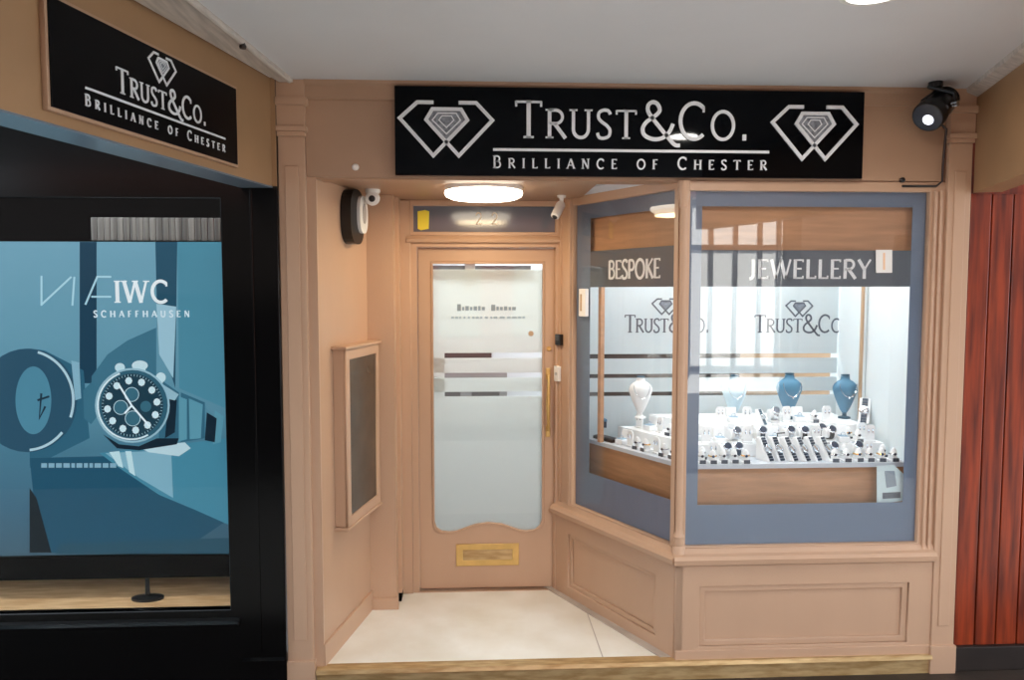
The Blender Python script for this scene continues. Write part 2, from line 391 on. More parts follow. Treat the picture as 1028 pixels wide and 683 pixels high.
# ------------------------------------------------------------------ bay window, front
GX0, GX1, GB, GT = 1.012, 2.162, .508, 2.205
W1 = empty('window_1', (0, 0, 0), kind='structure', label='front pane of the jewellery bay window')
frame2d('window_frame', rect(.985, 2.17, .50, 2.25), [rect(GX0, GX1, GB, GT)], -.012, .04, PAINT, W1, bevel=.003)
MB().box(GX0, GX1, .012, .018, GB, GT).build('glass_pane', GLASS, W1)
frame2d('vinyl_border', rect(GX0, GX1, GB, GT), [rect(1.077, 2.097, .703, 2.135)], .019, .021, BLUEV, W1)
MB().box(1.0775, 2.0965, .019, .021, 1.757, 1.930).build('vinyl_band', DARKV, W1)
x0, z0 = at(750, 283, .02); x1, _ = at(874, 283, .02)
lettering('lettering', 'JEWELLERY', x0, x1, 1.795, .092, WHITE_L, W1, y=.019, th=.0006, weight=.17, serif=False)
MBs = MB().xsec([(-.05, .43), (-.055, .455), (-.045, .47), (-.025, .478), (-.012, .50), (.06, .50), (.06, .42), (-.03, .42)], .95, 2.236)
MBs.build('sill', PAINT, W1)
# stall riser front
W = empty('wall_riser', (0, 0, 0), kind='structure', label='pinkish beige panelled riser beneath the bay window')
ri = rect(1.085, 2.12, .015, .315)
frame2d('rails', rect(.965, 2.236, -.06, .425), [ri], -.022, .0, PAINT, W, bevel=.003)
MB().box(1.0, 2.2, .0, .02, -.05, .42).build('panel', PAINT, W)
frame2d('panel_moulding', rect(1.085, 2.12, .015, .315), [rect(1.115, 2.09, .045, .285)], -.012, .002, PAINT, W, bevel=.005)
MB().box(.965, 2.236, -.028, 0, FZ-.02, -.0, bev=.003).build('skirting', PAINT, W)
# corner column
W = empty('column', (.982, -.004, 0), kind='structure', label='slim turned beige column at the bay corner')
pf = [(.03, .42), (.03, .505), (.024, .515), (.028, .53), (.022, .545), (.027, .56), (.02, .575), (.017, .60), (.017, 2.12), (.022, 2.13), (.018, 2.145), (.024, 2.17), (.028, 2.19), (.028, 2.25)]
MB().lathe(pf, 20).build('shaft', PAINT, W, smooth=True)
MB().box(-.018, .018, -.018, .03, FZ, .425).build('pedestal', PAINT, W)
# ------------------------------------------------------------------ bay window, side (local x runs back to front)
W2 = empty('window_2', (O_S[0], O_S[1], 0), A_S, kind='structure', label='splayed side pane of the bay window by the door')
frame2d('window_frame', rect(.0, 1.015, .50, 2.262), [rect(.178, .985, GB, 2.215)], -.012, .04, PAINT, W2, bevel=.003)
MB().box(.178, .985, .012, .018, GB, 2.215).build('glass_pane', GLASS, W2)
frame2d('vinyl_border', rect(.178, .985, GB, 2.215), [rect(.30, .972, .715, 2.135)], .019, .021, BLUEV, W2)
MB().box(.3005, .9715, .019, .021, 1.757, 1.955).build('vinyl_band', DARKV, W2)
lettering('lettering', 'BESPOKE', LS-.571, LS-.168, 1.80, .098, WHITE_L, W2, y=.019, th=.0006, weight=.17, serif=False)
MB().box(.155, .175, -.03, 0.0, .50, 2.255, bev=.006).box(.06, .075, -.02, 0.0, .50, 2.255, bev=.004).build('bead', PAINT, W2)
MB().xsec([(-.05, .43), (-.055, .455), (-.045, .47), (-.025, .478), (-.012, .50), (.06, .50), (.06, .42), (-.03, .42)], 0.02, 1.05).build('sill', PAINT, W2)
W = empty('wall_riser', (O_S[0], O_S[1], 0), A_S, kind='structure', label='beige panelled riser under the side pane, facing the porch')
frame2d('rails', rect(.0, 1.03, -.05, .425), [rect(.16, .90, .02, .33)], -.022, .0, PAINT, W, bevel=.003)
MB().box(.02, 1.01, 0, .02, -.05, .42).build('panel', PAINT, W)
frame2d('panel_moulding', rect(.16, .90, .02, .33), [rect(.185, .875, .045, .305)], -.012, .002, PAINT, W, bevel=.004)
# ------------------------------------------------------------------ door
YD = .92
D = empty('door_1', (0, 0, 0), kind='structure', label='beige shop door with frosted glass panel')
dx0, dx1 = -.322, .476
def dpt(px, py): return at(px, py, YD-.02)
gx0, gx1 = -.247, .414
hole = [(gx0, 1.905), (gx0, .36)] + [(gx0+.012, .325), (gx0+.04, .303), (gx0+.09, .296)] + \
       [(gx0+.14, .300), (gx0+.19, .318), (gx0+.25, .340), ((gx0+gx1)/2, .350), (gx1-.25, .340), (gx1-.19, .318), (gx1-.14, .300)] + \
       [(gx1-.09, .296), (gx1-.04, .303), (gx1-.012, .325), (gx1, .36), (gx1, 1.905)]
frame2d('leaf', rect(dx0, dx1, FZ+.006, 1.985), [hole], YD-.02, YD+.025, PAINT, D, bevel=.004)
def inset(P, d):
    cx_ = sum(p[0] for p in P)/len(P)
    return [(p[0]+(d if p[0] < cx_-.2 else (-d if p[0] > cx_+.2 else 0)), p[1]+(d if p[1] < 1 else -d)) for p in P]
frame2d('glazing_bead', hole, [inset(hole, .012)], YD-.028, YD-.01, PAINT, D, bevel=.003)
gp = frame2d('glass_pane', inset(hole, -.004), [], YD-.001, YD+.003, GLASS, D)
# film in strips, clear lines between
def zc(py): return at(490, py, YD)[1]
tops = [(1.862, zc(354.5)), (zc(359.5), zc(374.5)), (zc(379.5), zc(393.5)), (zc(398), None)]
hx = inset(hole, .001)
for a, b in tops:
    if b is None:
        poly = [p for p in hx if p[1] < 1.0]; poly = [(poly[0][0], a)]+poly+[(poly[-1][0], a)]
        MB().plate(poly, YD+.004, YD+.0055).build('frosted_film', FILM, D)
    else:
        MB().plate(rect(gx0+.001, gx1-.001, b, a), YD+.004, YD+.0055).build('frosted_film', FILM, D)
MB().plate(rect(gx0+.001, gx0+.075, zc(398), zc(354.5)), YD+.006, YD+.007).build('frosted_film', FILM, D)
# letter plate
lx0, lz0 = at(458, 569, YD-.03); lx1, lz1 = at(521, 546, YD-.03)
lp = frame2d('letter_plate', rect(lx0, lx1, lz0, lz1), [rect(lx0+.04, lx1-.04, lz0+.035, lz1-.035)], YD-.028, YD-.018, BRASS, D, bevel=.003)
MB().box(lx0+.04, lx1-.04, YD-.026, YD-.019, lz0+.035, lz1-.035, bev=.002).build('flap', BRASSD, lp)
# pull handle
hx_, hz0 = at(550.5, 436, YD-.05); _, hz1 = at(550.5, 374, YD-.05)
pts = [(hx_, YD-.02, hz0+.02), (hx_, YD-.05, hz0+.025), (hx_, YD-.062, hz0+.06), (hx_-.004, YD-.066, (hz0+hz1)/2), (hx_, YD-.062, hz1-.06), (hx_, YD-.05, hz1-.025), (hx_, YD-.02, hz1-.02)]
hd = MB().tube(pts, [.008, .008, .009, .013, .009, .008, .008], 10).build('handle', BRASS, D, smooth=True)
for zz in (hz0+.012, hz1-.012):
    MB().box(hx_-.014, hx_+.014, YD-.028, YD-.0195, zz-.035, zz+.035, bev=.005).build('handle_plate', BRASS, hd)
MB().lathe([(.014, 0), (.014, .008), (.010, .012)], 16, Matrix.Translation((hx_+.004, YD-.02, at(553, 350, YD)[1])) @ Matrix.Rotation(math.pi/2, 4, 'X')).build('lock_cylinder', BRASS, D, smooth=True)
# opening hours decal: small illegible marks
mb = MB(); xx, zz = at(459, 311, YD)
for k, (w, hh) in enumerate([(.022, .04), (.012, .02), (.02, .026), (.014, .02), (.02, .024), (.014, .026), (.018, .02)]):
    mb.plate(rect(xx, xx+w, zz-hh*.2, zz+hh*.8), YD-.0035, YD-.0015); xx += w+.007
xx += .03
for k, (w, hh) in enumerate([(.024, .036), (.014, .022), (.016, .02), (.02, .024), (.014, .02), (.022, .02)]):
    mb.plate(rect(xx, xx+w, zz-hh*.2, zz+hh*.8), YD-.0035, YD-.0015); xx += w+.007
mb.build('opening_hours_print', INK, D)
mb = MB(); xx, zz = at(453, 320, YD)
while xx < at(526, 318, YD)[0]:
    w = random.uniform(.01, .03); mb.plate(rect(xx, xx+w, zz, zz+.012), YD-.003, YD-.0015); xx += w+random.choice([.006, .006, .014])
mb.build('small_print', mat('faint_ink', (160, 176, 188), .6), D)
x_, z_ = at(533, 335, YD)
st = MB().lathe([(.016, 0), (.016, .001)], 20, Matrix.Translation((x_, YD-.002, z_)) @ Matrix.Rotation(math.pi/2, 4, 'X')).build('round_sticker', TAN, D)
# door frame, transom
F = empty('door_frame', (0, 0, 0), kind='structure', label='beige door frame with glazed transom light')
frame2d('frame', rect(-.425, .52, FZ, SOF), [rect(-.328, .482, FZ-.01, 1.993), rect(-.345, .478, 2.075, 2.225)], YD-.06, YD+.05, PAINT, F, bevel=.004)
MB().xsec([(YD-.085, 2.015), (YD-.09, 2.03), (YD-.075, 2.05), (YD-.06, 2.055), (YD-.06, 2.005)], -.38, .50).build('transom_moulding', PAINT, F)
frame2d('architrave', rect(-.425, -.36, FZ, 2.25), [], YD-.075, YD-.055, PAINT, F, bevel=.005)
tp = MB().box(-.345, .478, YD-.02, YD-.01, 2.075, 2.225).build('transom_panel', mat('transom_slate', (98, 108, 122), .12, spec=.7), F)
a0, _ = at(477, 222, YD); a1, _ = at(500, 222, YD)
lettering('house_number', '22', a0, a1, at(489, 226, YD)[1], .068, mat('number_beige', (226, 212, 190), .4), tp, y=YD-.02, th=.002, weight=.13, serif=False)
x_, z_ = at(425, 221, YD-.03)
sk = MB().plate([(x_-.033, z_-.05), (x_-.015, z_-.058), (x_+.03, z_-.05), (x_+.034, z_+.05), (x_+.01, z_+.058), (x_-.033, z_+.05)], YD-.024, YD-.021).build('sticker', YELLOW)
tag(sk, 'small yellow sticker at the end of the door transom', 'sticker')
# ------------------------------------------------------------------ shop interior behind door and bay
struct(MB().box(-.6, 2.5, .97, 3.7, FZ-.1, FZ).build('floor_shop', GREYF))
struct(MB().box(-.9, 2.6, 1.0, 3.7, 2.5, 2.6).build('ceiling_shop', GREYW))
struct(MB().box(-.9, 2.6, 3.6, 3.7, FZ, 2.5).build('wall_shop_back', GREYW))
struct(MB().box(-.65, -.55, .97, 3.6, FZ, 2.5).build('wall_shop_left', GREYW))
struct(MB().box(2.3, 2.4, .9, 3.6, FZ, 2.5).build('wall_shop_right', TAN))
struct(MB().box(-.74, -.42, .94, 1.0, FZ, 2.6).box(-.74, 2.5, .975, 1.0, 2.23, 2.6).build('wall_shop_front', GREYW))
c = thing('storage_cabinet', 'grey cabinet with a black top box, glimpsed through the clear lines of the door', 'cabinet', (-.12, 3.25, FZ))
MB().box(-.36, .42, 0, .3, 0, 1.08, bev=.01).build('body', mat('cab_grey', (120, 118, 116), .5), c)
MB().box(-.36, .28, -.02, .25, 1.081, 1.4, bev=.005).build('top_box', mat('cab_dark', (22, 22, 26), .4), c)
MB().box(-.2, .0, -.012, -.001, .78, .9, bev=.003).box(.1, .35, -.012, -.001, .78, .9, bev=.003).build('drawer_front', mat('cab_dark2', (60, 56, 54), .4), c)
c = thing('display_cabinet', 'tall dark counter inside the shop behind the bay window', 'counter', (1.5, 1.9, FZ))
MB().box(-.85, .45, 0, .5, 0, 1.40, bev=.01).build('body', mat('counter_dark', (40, 36, 36), .5), c)
MB().box(-.87, .47, -.02, .52, 1.401, 1.43, bev=.005).build('worktop', mat('counter_black', (40, 42, 46), .3), c)
c = thing('framed_picture', 'dark framed picture on the back wall of the shop', 'picture', (1.35, 3.585, 1.0))
MB().box(-.5, .55, -.02, .0, 0, .5, bev=.004).build('frame', mat('pic_dark', (52, 50, 52), .5), c)
MB().box(-.46, .51, -.024, -.021, .04, .46).build('print', mat('pic_tan', (170, 140, 112), .6), c)
# grey bar and white block painting a ceiling and light reflection in the glass
c = thing('ceiling_reflection', 'grey bar standing in for a reflection in the glass at the top of the shop door', 'reflection', (.08, YD+.035, 1.868))
MB().box(-.33, .26, 0, .03, -.022, .018, bev=.003).build('rail', mat('reflection_grey', (120, 126, 134), .4), c)
MB().box(-.13, -.07, -.006, .035, -.05, .04, bev=.004).build('bracket', WHITEP, c)
def ceiling_panel(x, y, z, sx, sy, e, lbl, m=LEDM):
    o = thing('ceiling_light', lbl, 'ceiling light', (x, y, z))
    MB().box(-sx/2-.02, sx/2+.02, -sy/2-.02, sy/2+.02, -.015, 0, bev=.003).build('frame', WHITEP, o)
    MB().box(-sx/2, sx/2, -sy/2, sy/2, -.02, -.0155).build('diffuser', m, o)
    ld = bpy.data.lights.new('panel_lamp', 'AREA'); ld.shape = 'RECTANGLE'; ld.size = sx*.95; ld.size_y = sy*.95; ld.energy = e; ld.color = (.90, .96, 1)
    lo = bpy.data.objects.new('lamp', ld); COL.objects.link(lo); lo.parent = o; lo.location = (0, 0, -.03)
    return o
ceiling_panel(.05, 1.7, 2.5, .5, .5, 34, 'square light panel on the shop ceiling just inside the door')
ceiling_panel(1.4, 1.5, 2.5, .9, .4, 60, 'wide light panel on the shop ceiling behind the bay window')
ceiling_panel(.6, 3.0, 2.5, .5, .5, 20, 'square light panel on the shop ceiling by the back wall')
# ------------------------------------------------------------------ display room of the bay
def off(d):
    """bay outline moved inwards by d: x of the splayed side at depth y"""
    bx, by = .98+.876*d, .482*d
    return lambda y: bx-.482*(y-by)/.876
def baypoly(d, yf, yb, xr): f = off(d); return [(f(yf), yf), (xr, yf), (xr, yb), (f(yb), yb)]
struct(MB().box(2.165, 2.23, .12, .95, FZ, 2.3).build('wall_bay_right', PALE))
struct(MB().prism(baypoly(.0, .03, .95, 2.2), 2.262, 2.30).build('ceiling_bay', WHITEV))
struct(MB().prism(baypoly(.03, .045, .85, 2.165), .40, .44).build('floor_bay', WOOD))
# pelmet
f = off(.05)
o = empty('trim_6', (0, 0, 0), kind='structure', label='light wood pelmet inside the top of the bay window')
MB().box(f(.06)+.01, 2.16, .055, .07, 1.915, 2.255).build('pelmet_board', WOODP, o)
o2 = empty('trim_7', (O_S[0], O_S[1], 0), A_S, kind='structure', label='light wood pelmet behind the side pane')
MB().box(.20, 1.0, .05, .065, 1.93, 2.255).build('pelmet_board', WOODP, o2)
# display plinth (wood) with slab
o = thing('display_plinth', 'light wood display plinth filling the foot of the bay window', 'display plinth')
MB().prism(baypoly(.10, .10, .80, 2.15), .44, .862).build('carcass', WOOD, o)
MB().prism(baypoly(.085, .085, .81, 2.155), .863, .885).build('top', mat('slab_grey', (196, 204, 212), .35), o)
o = thing('display_riser', 'long white riser forming the lower step of the jewellery display', 'display riser')
MB().prism(baypoly(.26, .25, .80, 2.12), .886, .95).build('step', WHITEV, o)
o = thing('display_riser', 'white riser forming the upper step of the jewellery display', 'display riser')
MB().prism(baypoly(.42, .40, .80, 2.10), .951, 1.02).build('step', WHITEV, o)
# partition behind: frosted film with clear lines
YP = .86
P = empty('wall_partition', (0, 0, 0), kind='structure', label='frosted glass partition behind the display')
MB().box(.52, 2.165, YP, YP+.006, .44, 2.25).build('glass_pane', GLASSL, P)
def zp(py): return at(640, py, YP)[1]
for a, b in [(2.25, zp(355.5)), (zp(360), zp(375.5)), (zp(379.5), zp(393.5)), (zp(397.5), .45)]:
    MB().box(.53, 2.16, YP-.003, YP-.0015, b, a).build('frosted_film', FILM2, P)
MB().box(.60, .66, YP-.03, YP+.02, .45, 2.25).build('mullion', WOODP, P)
x0, _ = at(757, 333, YP-.004); x1, _ = at(850, 333, YP-.004)
lettering('lettering', 'Trust&Co.', x0, x1, at(790, 334, YP)[1], .105, INKD, P, y=YP-.004, th=.001, weight=.12)
emblem(P, at(802, 310, YP)[0], at(802, 310, YP)[1], .16, .09, y=YP-.004, th=.001, lw=.009, m=INKD, gem=INK)
x0, _ = at(627, 333, YP-.004); x1, _ = at(712, 333, YP-.004)
lettering('lettering', 'Trust&Co.', x0, x1, at(650, 334, YP)[1], .105, INKD, P, y=YP-.004, th=.001, weight=.12)
emblem(P, at(668, 308, YP)[0], at(668, 308, YP)[1], .16, .09, y=YP-.004, th=.001, lw=.009, m=INKD, gem=INK)
W2b = MB().box(.31, .335, .07, .095, .886, 1.93).build('trim_10', WOODP); W2b.location = (O_S[0], O_S[1], 0); W2b.rotation_euler = (0, 0, A_S); struct(W2b, 'thin wooden post inside the side pane')
# display lights under the pelmet
def strip(x0, x1, y, z, e, par=None, loc=None, rz=0, lbl=''):
    o = thing('led_strip_light', lbl, 'strip light', loc or (0, 0, 0), rz)
    MB().box(x0, x1, y-.015, y+.015, z, z+.02, bev=.002).build('housing', WHITEP, o)
    MB().box(x0+.01, x1-.01, y-.011, y+.011, z-.004, z-.0005).build('diffuser', LEDM, o)
    ld = bpy.data.lights.new('strip_lamp', 'AREA'); ld.shape = 'RECTANGLE'; ld.size = x1-x0; ld.size_y = .05; ld.energy = e; ld.color = (.92, .97, 1)
    lo = bpy.data.objects.new('lamp', ld); COL.objects.link(lo); lo.parent = o; lo.location = ((x0+x1)/2, y, z-.01)
strip(1.1, 2.1, .11, 2.2415, 8, lbl='long strip light hidden behind the wooden pelmet of the front pane')
strip(.3, .95, .11, 2.2415, 5, loc=(O_S[0], O_S[1], 0), rz=A_S, lbl='strip light hidden behind the wooden pelmet of the side pane')
strip(1.0, 2.1, .62, 2.2415, 6, lbl='rear strip light over the display, beside the frosted partition')
# ------------------------------------------------------------------ left black display (neighbouring frontage)
W3 = empty('window_3', (0, 0, 0), kind='structure', label='black framed watch display window')
frame2d('window_frame', rect(-4.5, -.878, GZ, 2.68), [rect(-4.3, -1.131, .262, 2.15)], -.05, .0, BLACK, W3, bevel=.004)
MB().box(-4.3, -1.131, -.03, -.024, .262, 2.15).build('glass_pane', GLASS3, W3)
MB().xsec([(-.075, .19), (-.08, .205), (-.06, .215), (-.05, .225), (-.05, .18)], -4.5, -1.09).build('sill', BLACK, W3)
MB().xsec([(-.062, .0), (-.065, .02), (-.05, .03), (-.05, .0)], -1.08, -.885).build('moulding', BLACK, W3)
MB().box(-1.0, -.99, -.055, -.05, .05, 2.4, bev=.002).build('bead', BLACK, W3)
struct(MB().box(-4.4, -.95, .6, .65, 0, 2.7).box(-1.0, -.93, .0, .6, GZ, 2.7).box(-4.4, -.95, 0, .6, 2.44, 2.5).build('wall_display_black', MATTE), 'matte black lining inside the watch display')
struct(MB().box(-4.3, -1.0, .0, .6, .18, .262).build('floor_display', PLANK), 'pale wooden window board under the watch poster')
YQ = .12
def pp(px, py): return at(px, py, YQ)
strip(-3.2, -1.2, .06, 2.42, 22, lbl='hidden strip light added to brighten the board of the black watch display window')  # added out of sight to brighten the wooden window board
# poster lightbox
Pz0, Pz1, Px0, Px1 = .476, 1.966, -2.75, -1.145
PO = thing('poster_lightbox', 'backlit blue poster of a wristwatch standing in the black framed window', 'poster', (0, 0, 0))
MB().box(Px0-.02, Px1+.006, YQ+.002, YQ+.06, Pz0-.012, Pz1+.004, bev=.003).build('housing', MATTE, PO)
EM = {}
def pm(rgb, s=.42):
    if sum(rgb) < 480: rgb = (int(rgb[0]*.82), int(rgb[1]*.97), int(rgb[2]*.97))
    k = tuple(rgb)
    if k not in EM:
        m = bpy.data.materials.new('print_%d_%d_%d' % k); m.use_nodes = True; b = m.node_tree.nodes['Principled BSDF']
        b.inputs['Base Color'].default_value = tuple(v*.35 for v in lin(rgb))+(1,); b.inputs['Roughness'].default_value = .4
        b.inputs['Specular IOR Level'].default_value = .2
        b.inputs['Emission Color'].default_value = lin(rgb)+(1,); b.inputs['Emission Strength'].default_value = PE
        EM[k] = m
    return EM[k]
PE = .74
layer = [0]
def art(name, rgb, *polys, parent=None):
    layer[0] += 1; y = YQ - layer[0]*.00025
    mb = MB()
    for p in polys: mb.plate([pp(*q) for q in p], y, y+.0002)
    return mb.build(name, pm(rgb), parent or PO)
def artline(name, rgb, lines, w, parent=None):
    layer[0] += 1; y = YQ - layer[0]*.00025; mb = MB()
    for l in lines: mb.ribbon([pp(*q) for q in l], w, y, y+.0002)
    return mb.build(name, pm(rgb), parent or PO)
def ell(cx_, cy_, rx, ry, n=36, a0=0, a1=360): return [(cx_+rx*math.cos(math.radians(a0+(a1-a0)*i/n)), cy_+ry*math.sin(math.radians(a0+(a1-a0)*i/n))) for i in range(n if a1-a0 == 360 else n+1)]
# background sheet with its printed gradient
m = bpy.data.materials.new('poster_print'); m.use_nodes = True; nt = m.node_tree; b = nt.nodes['Principled BSDF']
tc = nt.nodes.new('ShaderNodeTexCoord'); sx = nt.nodes.new('ShaderNodeSeparateXYZ'); nt.links.new(tc.outputs['Object'], sx.inputs[0])
mr = nt.nodes.new('ShaderNodeMapRange'); mr.inputs[1].default_value = Pz0; mr.inputs[2].default_value = Pz1; nt.links.new(sx.outputs[2], mr.inputs[0])
cr = nt.nodes.new('ShaderNodeValToRGB'); nt.links.new(mr.outputs[0], cr.inputs[0])
st_ = [(0, (58, 92, 116)), (.16, (34, 94, 122)), (.34, (56, 120, 146)), (.45, (84, 146, 170)), (.7, (100, 162, 186)), (1, (112, 172, 196))]
e = cr.color_ramp.elements; e[0].position = 0; e[0].color = lin((44, 80, 98))+(1,); e[1].position = 1; e[1].color = lin(st_[-1][1])+(1,)
for p_, c_ in st_[1:-1]: q = e.new(p_); q.color = lin(c_)+(1,)
b.inputs['Base Color'].default_value = (.05, .08, .1, 1); b.inputs['Roughness'].default_value = .35; b.inputs['Specular IOR Level'].default_value = .2
nt.links.new(cr.outputs[0], b.inputs['Emission Color']); b.inputs['Emission Strength'].default_value = PE
MB().box(Px0, Px1, YQ, YQ+.002, Pz0, Pz1).build('printed_sheet', m, PO)
art('printed_scenery', (22, 62, 86), [(80, 243), (97, 243), (97, 385), (80, 385)])
art('printed_scenery', (40, 82, 106), [(156, 243), (178, 243), (176, 390), (158, 330)])
art('printed_scenery', (156, 198, 216), [(157, 305), (177, 308), (174, 380), (160, 356)])
art('printed_scenery', (92, 144, 168), [(178, 243), (226, 243), (229, 411), (180, 390)])
art('printed_scenery', (74, 118, 142), [(92, 378), (108, 356), (128, 342), (157, 329), (157, 395), (92, 395)])
art('printed_scenery', (52, 100, 126), [(30, 350), (45, 352), (84, 372), (90, 440), (30, 470)])
art('printed_scenery', (34, 84, 110), [(30, 460), (232, 455), (232, 460), (232, 520), (180, 555), (52, 555), (36, 520)])
art('printed_scenery', (84, 142, 168), [(100, 455), (232, 440), (232, 528), (196, 512), (160, 497), (120, 470)])
art('printed_scenery', (128, 178, 198), [(106, 455), (172, 452), (174, 500), (140, 480)])
art('printed_scenery', (190, 224, 232), [(110, 454), (120, 453), (124, 470), (119, 468)], [(126, 453), (132, 453), (136, 478), (130, 474)])
art('printed_scenery', (12, 26, 36), [(30, 490), (37, 500), (52, 555), (30, 555)])
art('printed_scenery', (48, 84, 104), [(60, 546), (232, 540), (232, 556), (56, 556)])
# mirror reflection of a side poster painted as flat art: letters, watch edge, caption
artline('mirrored_lettering', (170, 212, 226), [[(42, 307), (42, 277)], [(42, 306), (72, 278)], [(73, 307), (75, 278)], [(86, 306), (98, 278), (112, 278)], [(92, 298), (112, 298)]], .009)
wL = art('reflected_watch_edge', (44, 82, 106), ell(28, 402, 50, 52))
artline('reflected_rim', (176, 208, 220), [ell(26, 402, 48, 50, 30, -75, 20), ell(26, 402, 48, 50, 20, 40, 85)], .012, wL)
art('printed_dial', (92, 140, 164), ell(34, 402, 18, 34), parent=wL)
artline('printed_hands', (28, 50, 68), [[(42, 395), (40, 420), (46, 408)], [(38, 402), (50, 398)]], .01, wL)
art('reflected_lug', (132, 178, 198), [(72, 362), (80, 364), (82, 400), (76, 402)], parent=wL)
mb = []; xx = 42
while xx < 118:
    w = random.uniform(3, 8); mb.append([(xx, 465), (xx+w, 465), (xx+w, 469.5), (xx, 469.5)]); xx += w+1.6
art('small_print', (132, 176, 196), *mb)
# wristwatch
wc = (133.5, 407); 
wt = art('printed_watch', (70, 116, 140), [(84, 392), (92, 384), (98, 390), (98, 418), (92, 426), (85, 420)])
art('printed_strap', (62, 108, 132), [(160, 380), (180, 394), (184, 440), (160, 442)], [(182, 394), (206, 404), (206, 440), (182, 444)], parent=wt)
art('printed_strap_light', (112, 158, 180), [(180, 398), (188, 401), (188, 441), (180, 443)], [(190, 400), (204, 406), (202, 440), (191, 441)], [(216, 412), (225, 418), (222, 444), (214, 446)], parent=wt)
art('printed_strap_dark', (16, 38, 54), [(170, 398), (178, 402), (176, 434), (166, 440)], [(208, 414), (218, 420), (216, 444), (206, 442)], parent=wt)
art('printed_glint', (186, 216, 226), [(140, 449), (186, 444), (192, 450), (180, 458), (150, 454)], parent=wt)
art('printed_shadow', (14, 34, 50), [(104, 436), (120, 446), (140, 448), (158, 440), (180, 440), (178, 446), (140, 452), (118, 450)], parent=wt)
art('printed_crown', (196, 224, 232), ell(121, 369, 5, 4.5), ell(141, 367, 8, 5), ell(162, 379, 5, 5), [(118, 368), (125, 368), (124, 378), (118, 378)], [(136, 368), (147, 368), (146, 378), (136, 376)], [(158, 378), (166, 380), (162, 388), (156, 386)], parent=wt)
art('printed_case', (150, 190, 206), ell(*wc, 37.5, 37.5), [(158, 382), (180, 396), (176, 402), (160, 398)], parent=wt)
art('printed_case_edge', (56, 98, 120), ell(*wc, 35.5, 35.5), parent=wt)
artline('printed_bezel', (214, 234, 240), [ell(wc[0]-1, wc[1], 33.5, 34, 30, 60, 250)], .008, wt)
art('printed_dial', (30, 62, 80), ell(*wc, 31, 32), parent=wt)
art('printed_subdial', (66, 110, 130), ell(133, 396, 7, 7), ell(122, 409, 7, 7), ell(134, 420, 7.5, 7.5), ell(147, 408, 5.5, 5.5), parent=wt)
nums = []
for k in range(12):
    a = math.radians(k*30-8); r = 25; cx_, cy_ = wc[0]+r*math.sin(a), wc[1]-r*math.cos(a)
    nums.append(ell(cx_, cy_, 3.6, 3.8, 8))
artline('printed_subdial_rings', (190, 220, 230), [ell(133, 396, 7, 7)+ell(133, 396, 7, 7)[:1], ell(122, 409, 7, 7)+ell(122, 409, 7, 7)[:1], ell(134, 420, 7.5, 7.5)+ell(134, 420, 7.5, 7.5)[:1]], .003, wt)
art('printed_numerals', (206, 232, 240), *nums, parent=wt)
tk = []
for k in range(60):
    a = math.radians(k*6-8); tk.append([(wc[0]+28.7*math.sin(a), wc[1]-29.3*math.cos(a)), (wc[0]+30.5*math.sin(a), wc[1]-31.3*math.cos(a))])
artline('printed_minute_track', (170, 204, 216), tk, .0025, wt)
artline('printed_hands', (226, 242, 248), [[(133, 407), (120, 386)], [(133, 407), (151, 428)], [(133, 407), (126, 415)]], .009, wt)
# brand lettering
x0, z0 = pp(116, 304); x1, _ = pp(170, 304)
lettering('lettering', 'IWC', x0, x1, z0, pp(116, 282)[1]-z0, pm((232, 242, 246)), PO, y=YQ-.008, th=.0006, weight=.17)
x0, z0 = pp(95, 318.5); x1, _ = pp(191, 318.5)
lettering('lettering', 'SCHAFFHAUSEN', x0, x1, z0, .03, pm((214, 232, 240)), PO, y=YQ-.008, th=.0006, weight=.24, serif=False)
# stand foot and lower frame
MB().box(Px0, Px1-.03, YQ+.005, YQ+.05, .352, Pz0-.014, bev=.004).build('stand_board', MATTE, PO)
x_, _ = pp(150, 580); fx = x_
MB().lathe([(.075, 0), (.075, .010), (.05, .016), (.012, .02), (.010, .1)], 24, Matrix.Translation((fx, .095, .2625)), sy=.6).build('stand_foot', BLACKP, PO, smooth=True)
# ribbed strip over poster
rs = MB(); X0, X1 = pp(88, 230)[0], pp(225, 230)[0]; k = X0
while k < X1-.01:
    rs.box(k, k+.028, YQ+.03, YQ+.05, 1.972, 2.082, bev=.004); k += .03
tag(rs.build('metal_blind', STEEL), 'ribbed grey metal strip above the blue watch poster', 'blind')
# ------------------------------------------------------------------ left beam with its sign
B = empty('beam_left', (O_B[0], O_B[1], 0), A_L, kind='structure', label='beige beam crossing over the watch display')
MB().box(-2.3, .035, 0.0, .14, 2.205, CZ).build('face_board', BEAM_PAINT, B)
struct(MB().box(-1.0, -.8775, -.06, -.0505, 2.205, CZ).build('wall_beam_end', BEAM_PAINT))
MB().box(-2.3, 0.0, .002, .14, 2.198, 2.2049).build('soffit_board', mat('beam_soffit', (112, 124, 136), .25, spec=.6), B)  # blue-grey base colour paints the blue reflected by the underside
struct(MB().prism([(-.86, -.05), (-.80, -.05), (-1.02, -2.2), (-1.36, -2.2)], CZ-.016, CZ).build('trim_8', CORN), 'pale cornice band along the ceiling over the beam')
struct(MB().tube([(-.812, -.06, CZ-.012), (-.90, -.95, CZ-.012), (-1.03, -2.2, CZ-.012)], .012, 8).build('trim_9', CORN))
x_, y_ = -.86, -.58
tag(MB().lathe([(.012, 0), (.014, .008), (.008, .02)], 12, Matrix.Translation((x_, y_, CZ-.036))).build('cable_clip', BLACKP), 'tiny dark clip on the pale ceiling cornice', 'cable clip')
s1 = thing('shop_sign', 'black sign on the beam over the watch display, small emblem above its name', 'sign', (O_B[0], O_B[1], 0), A_L)
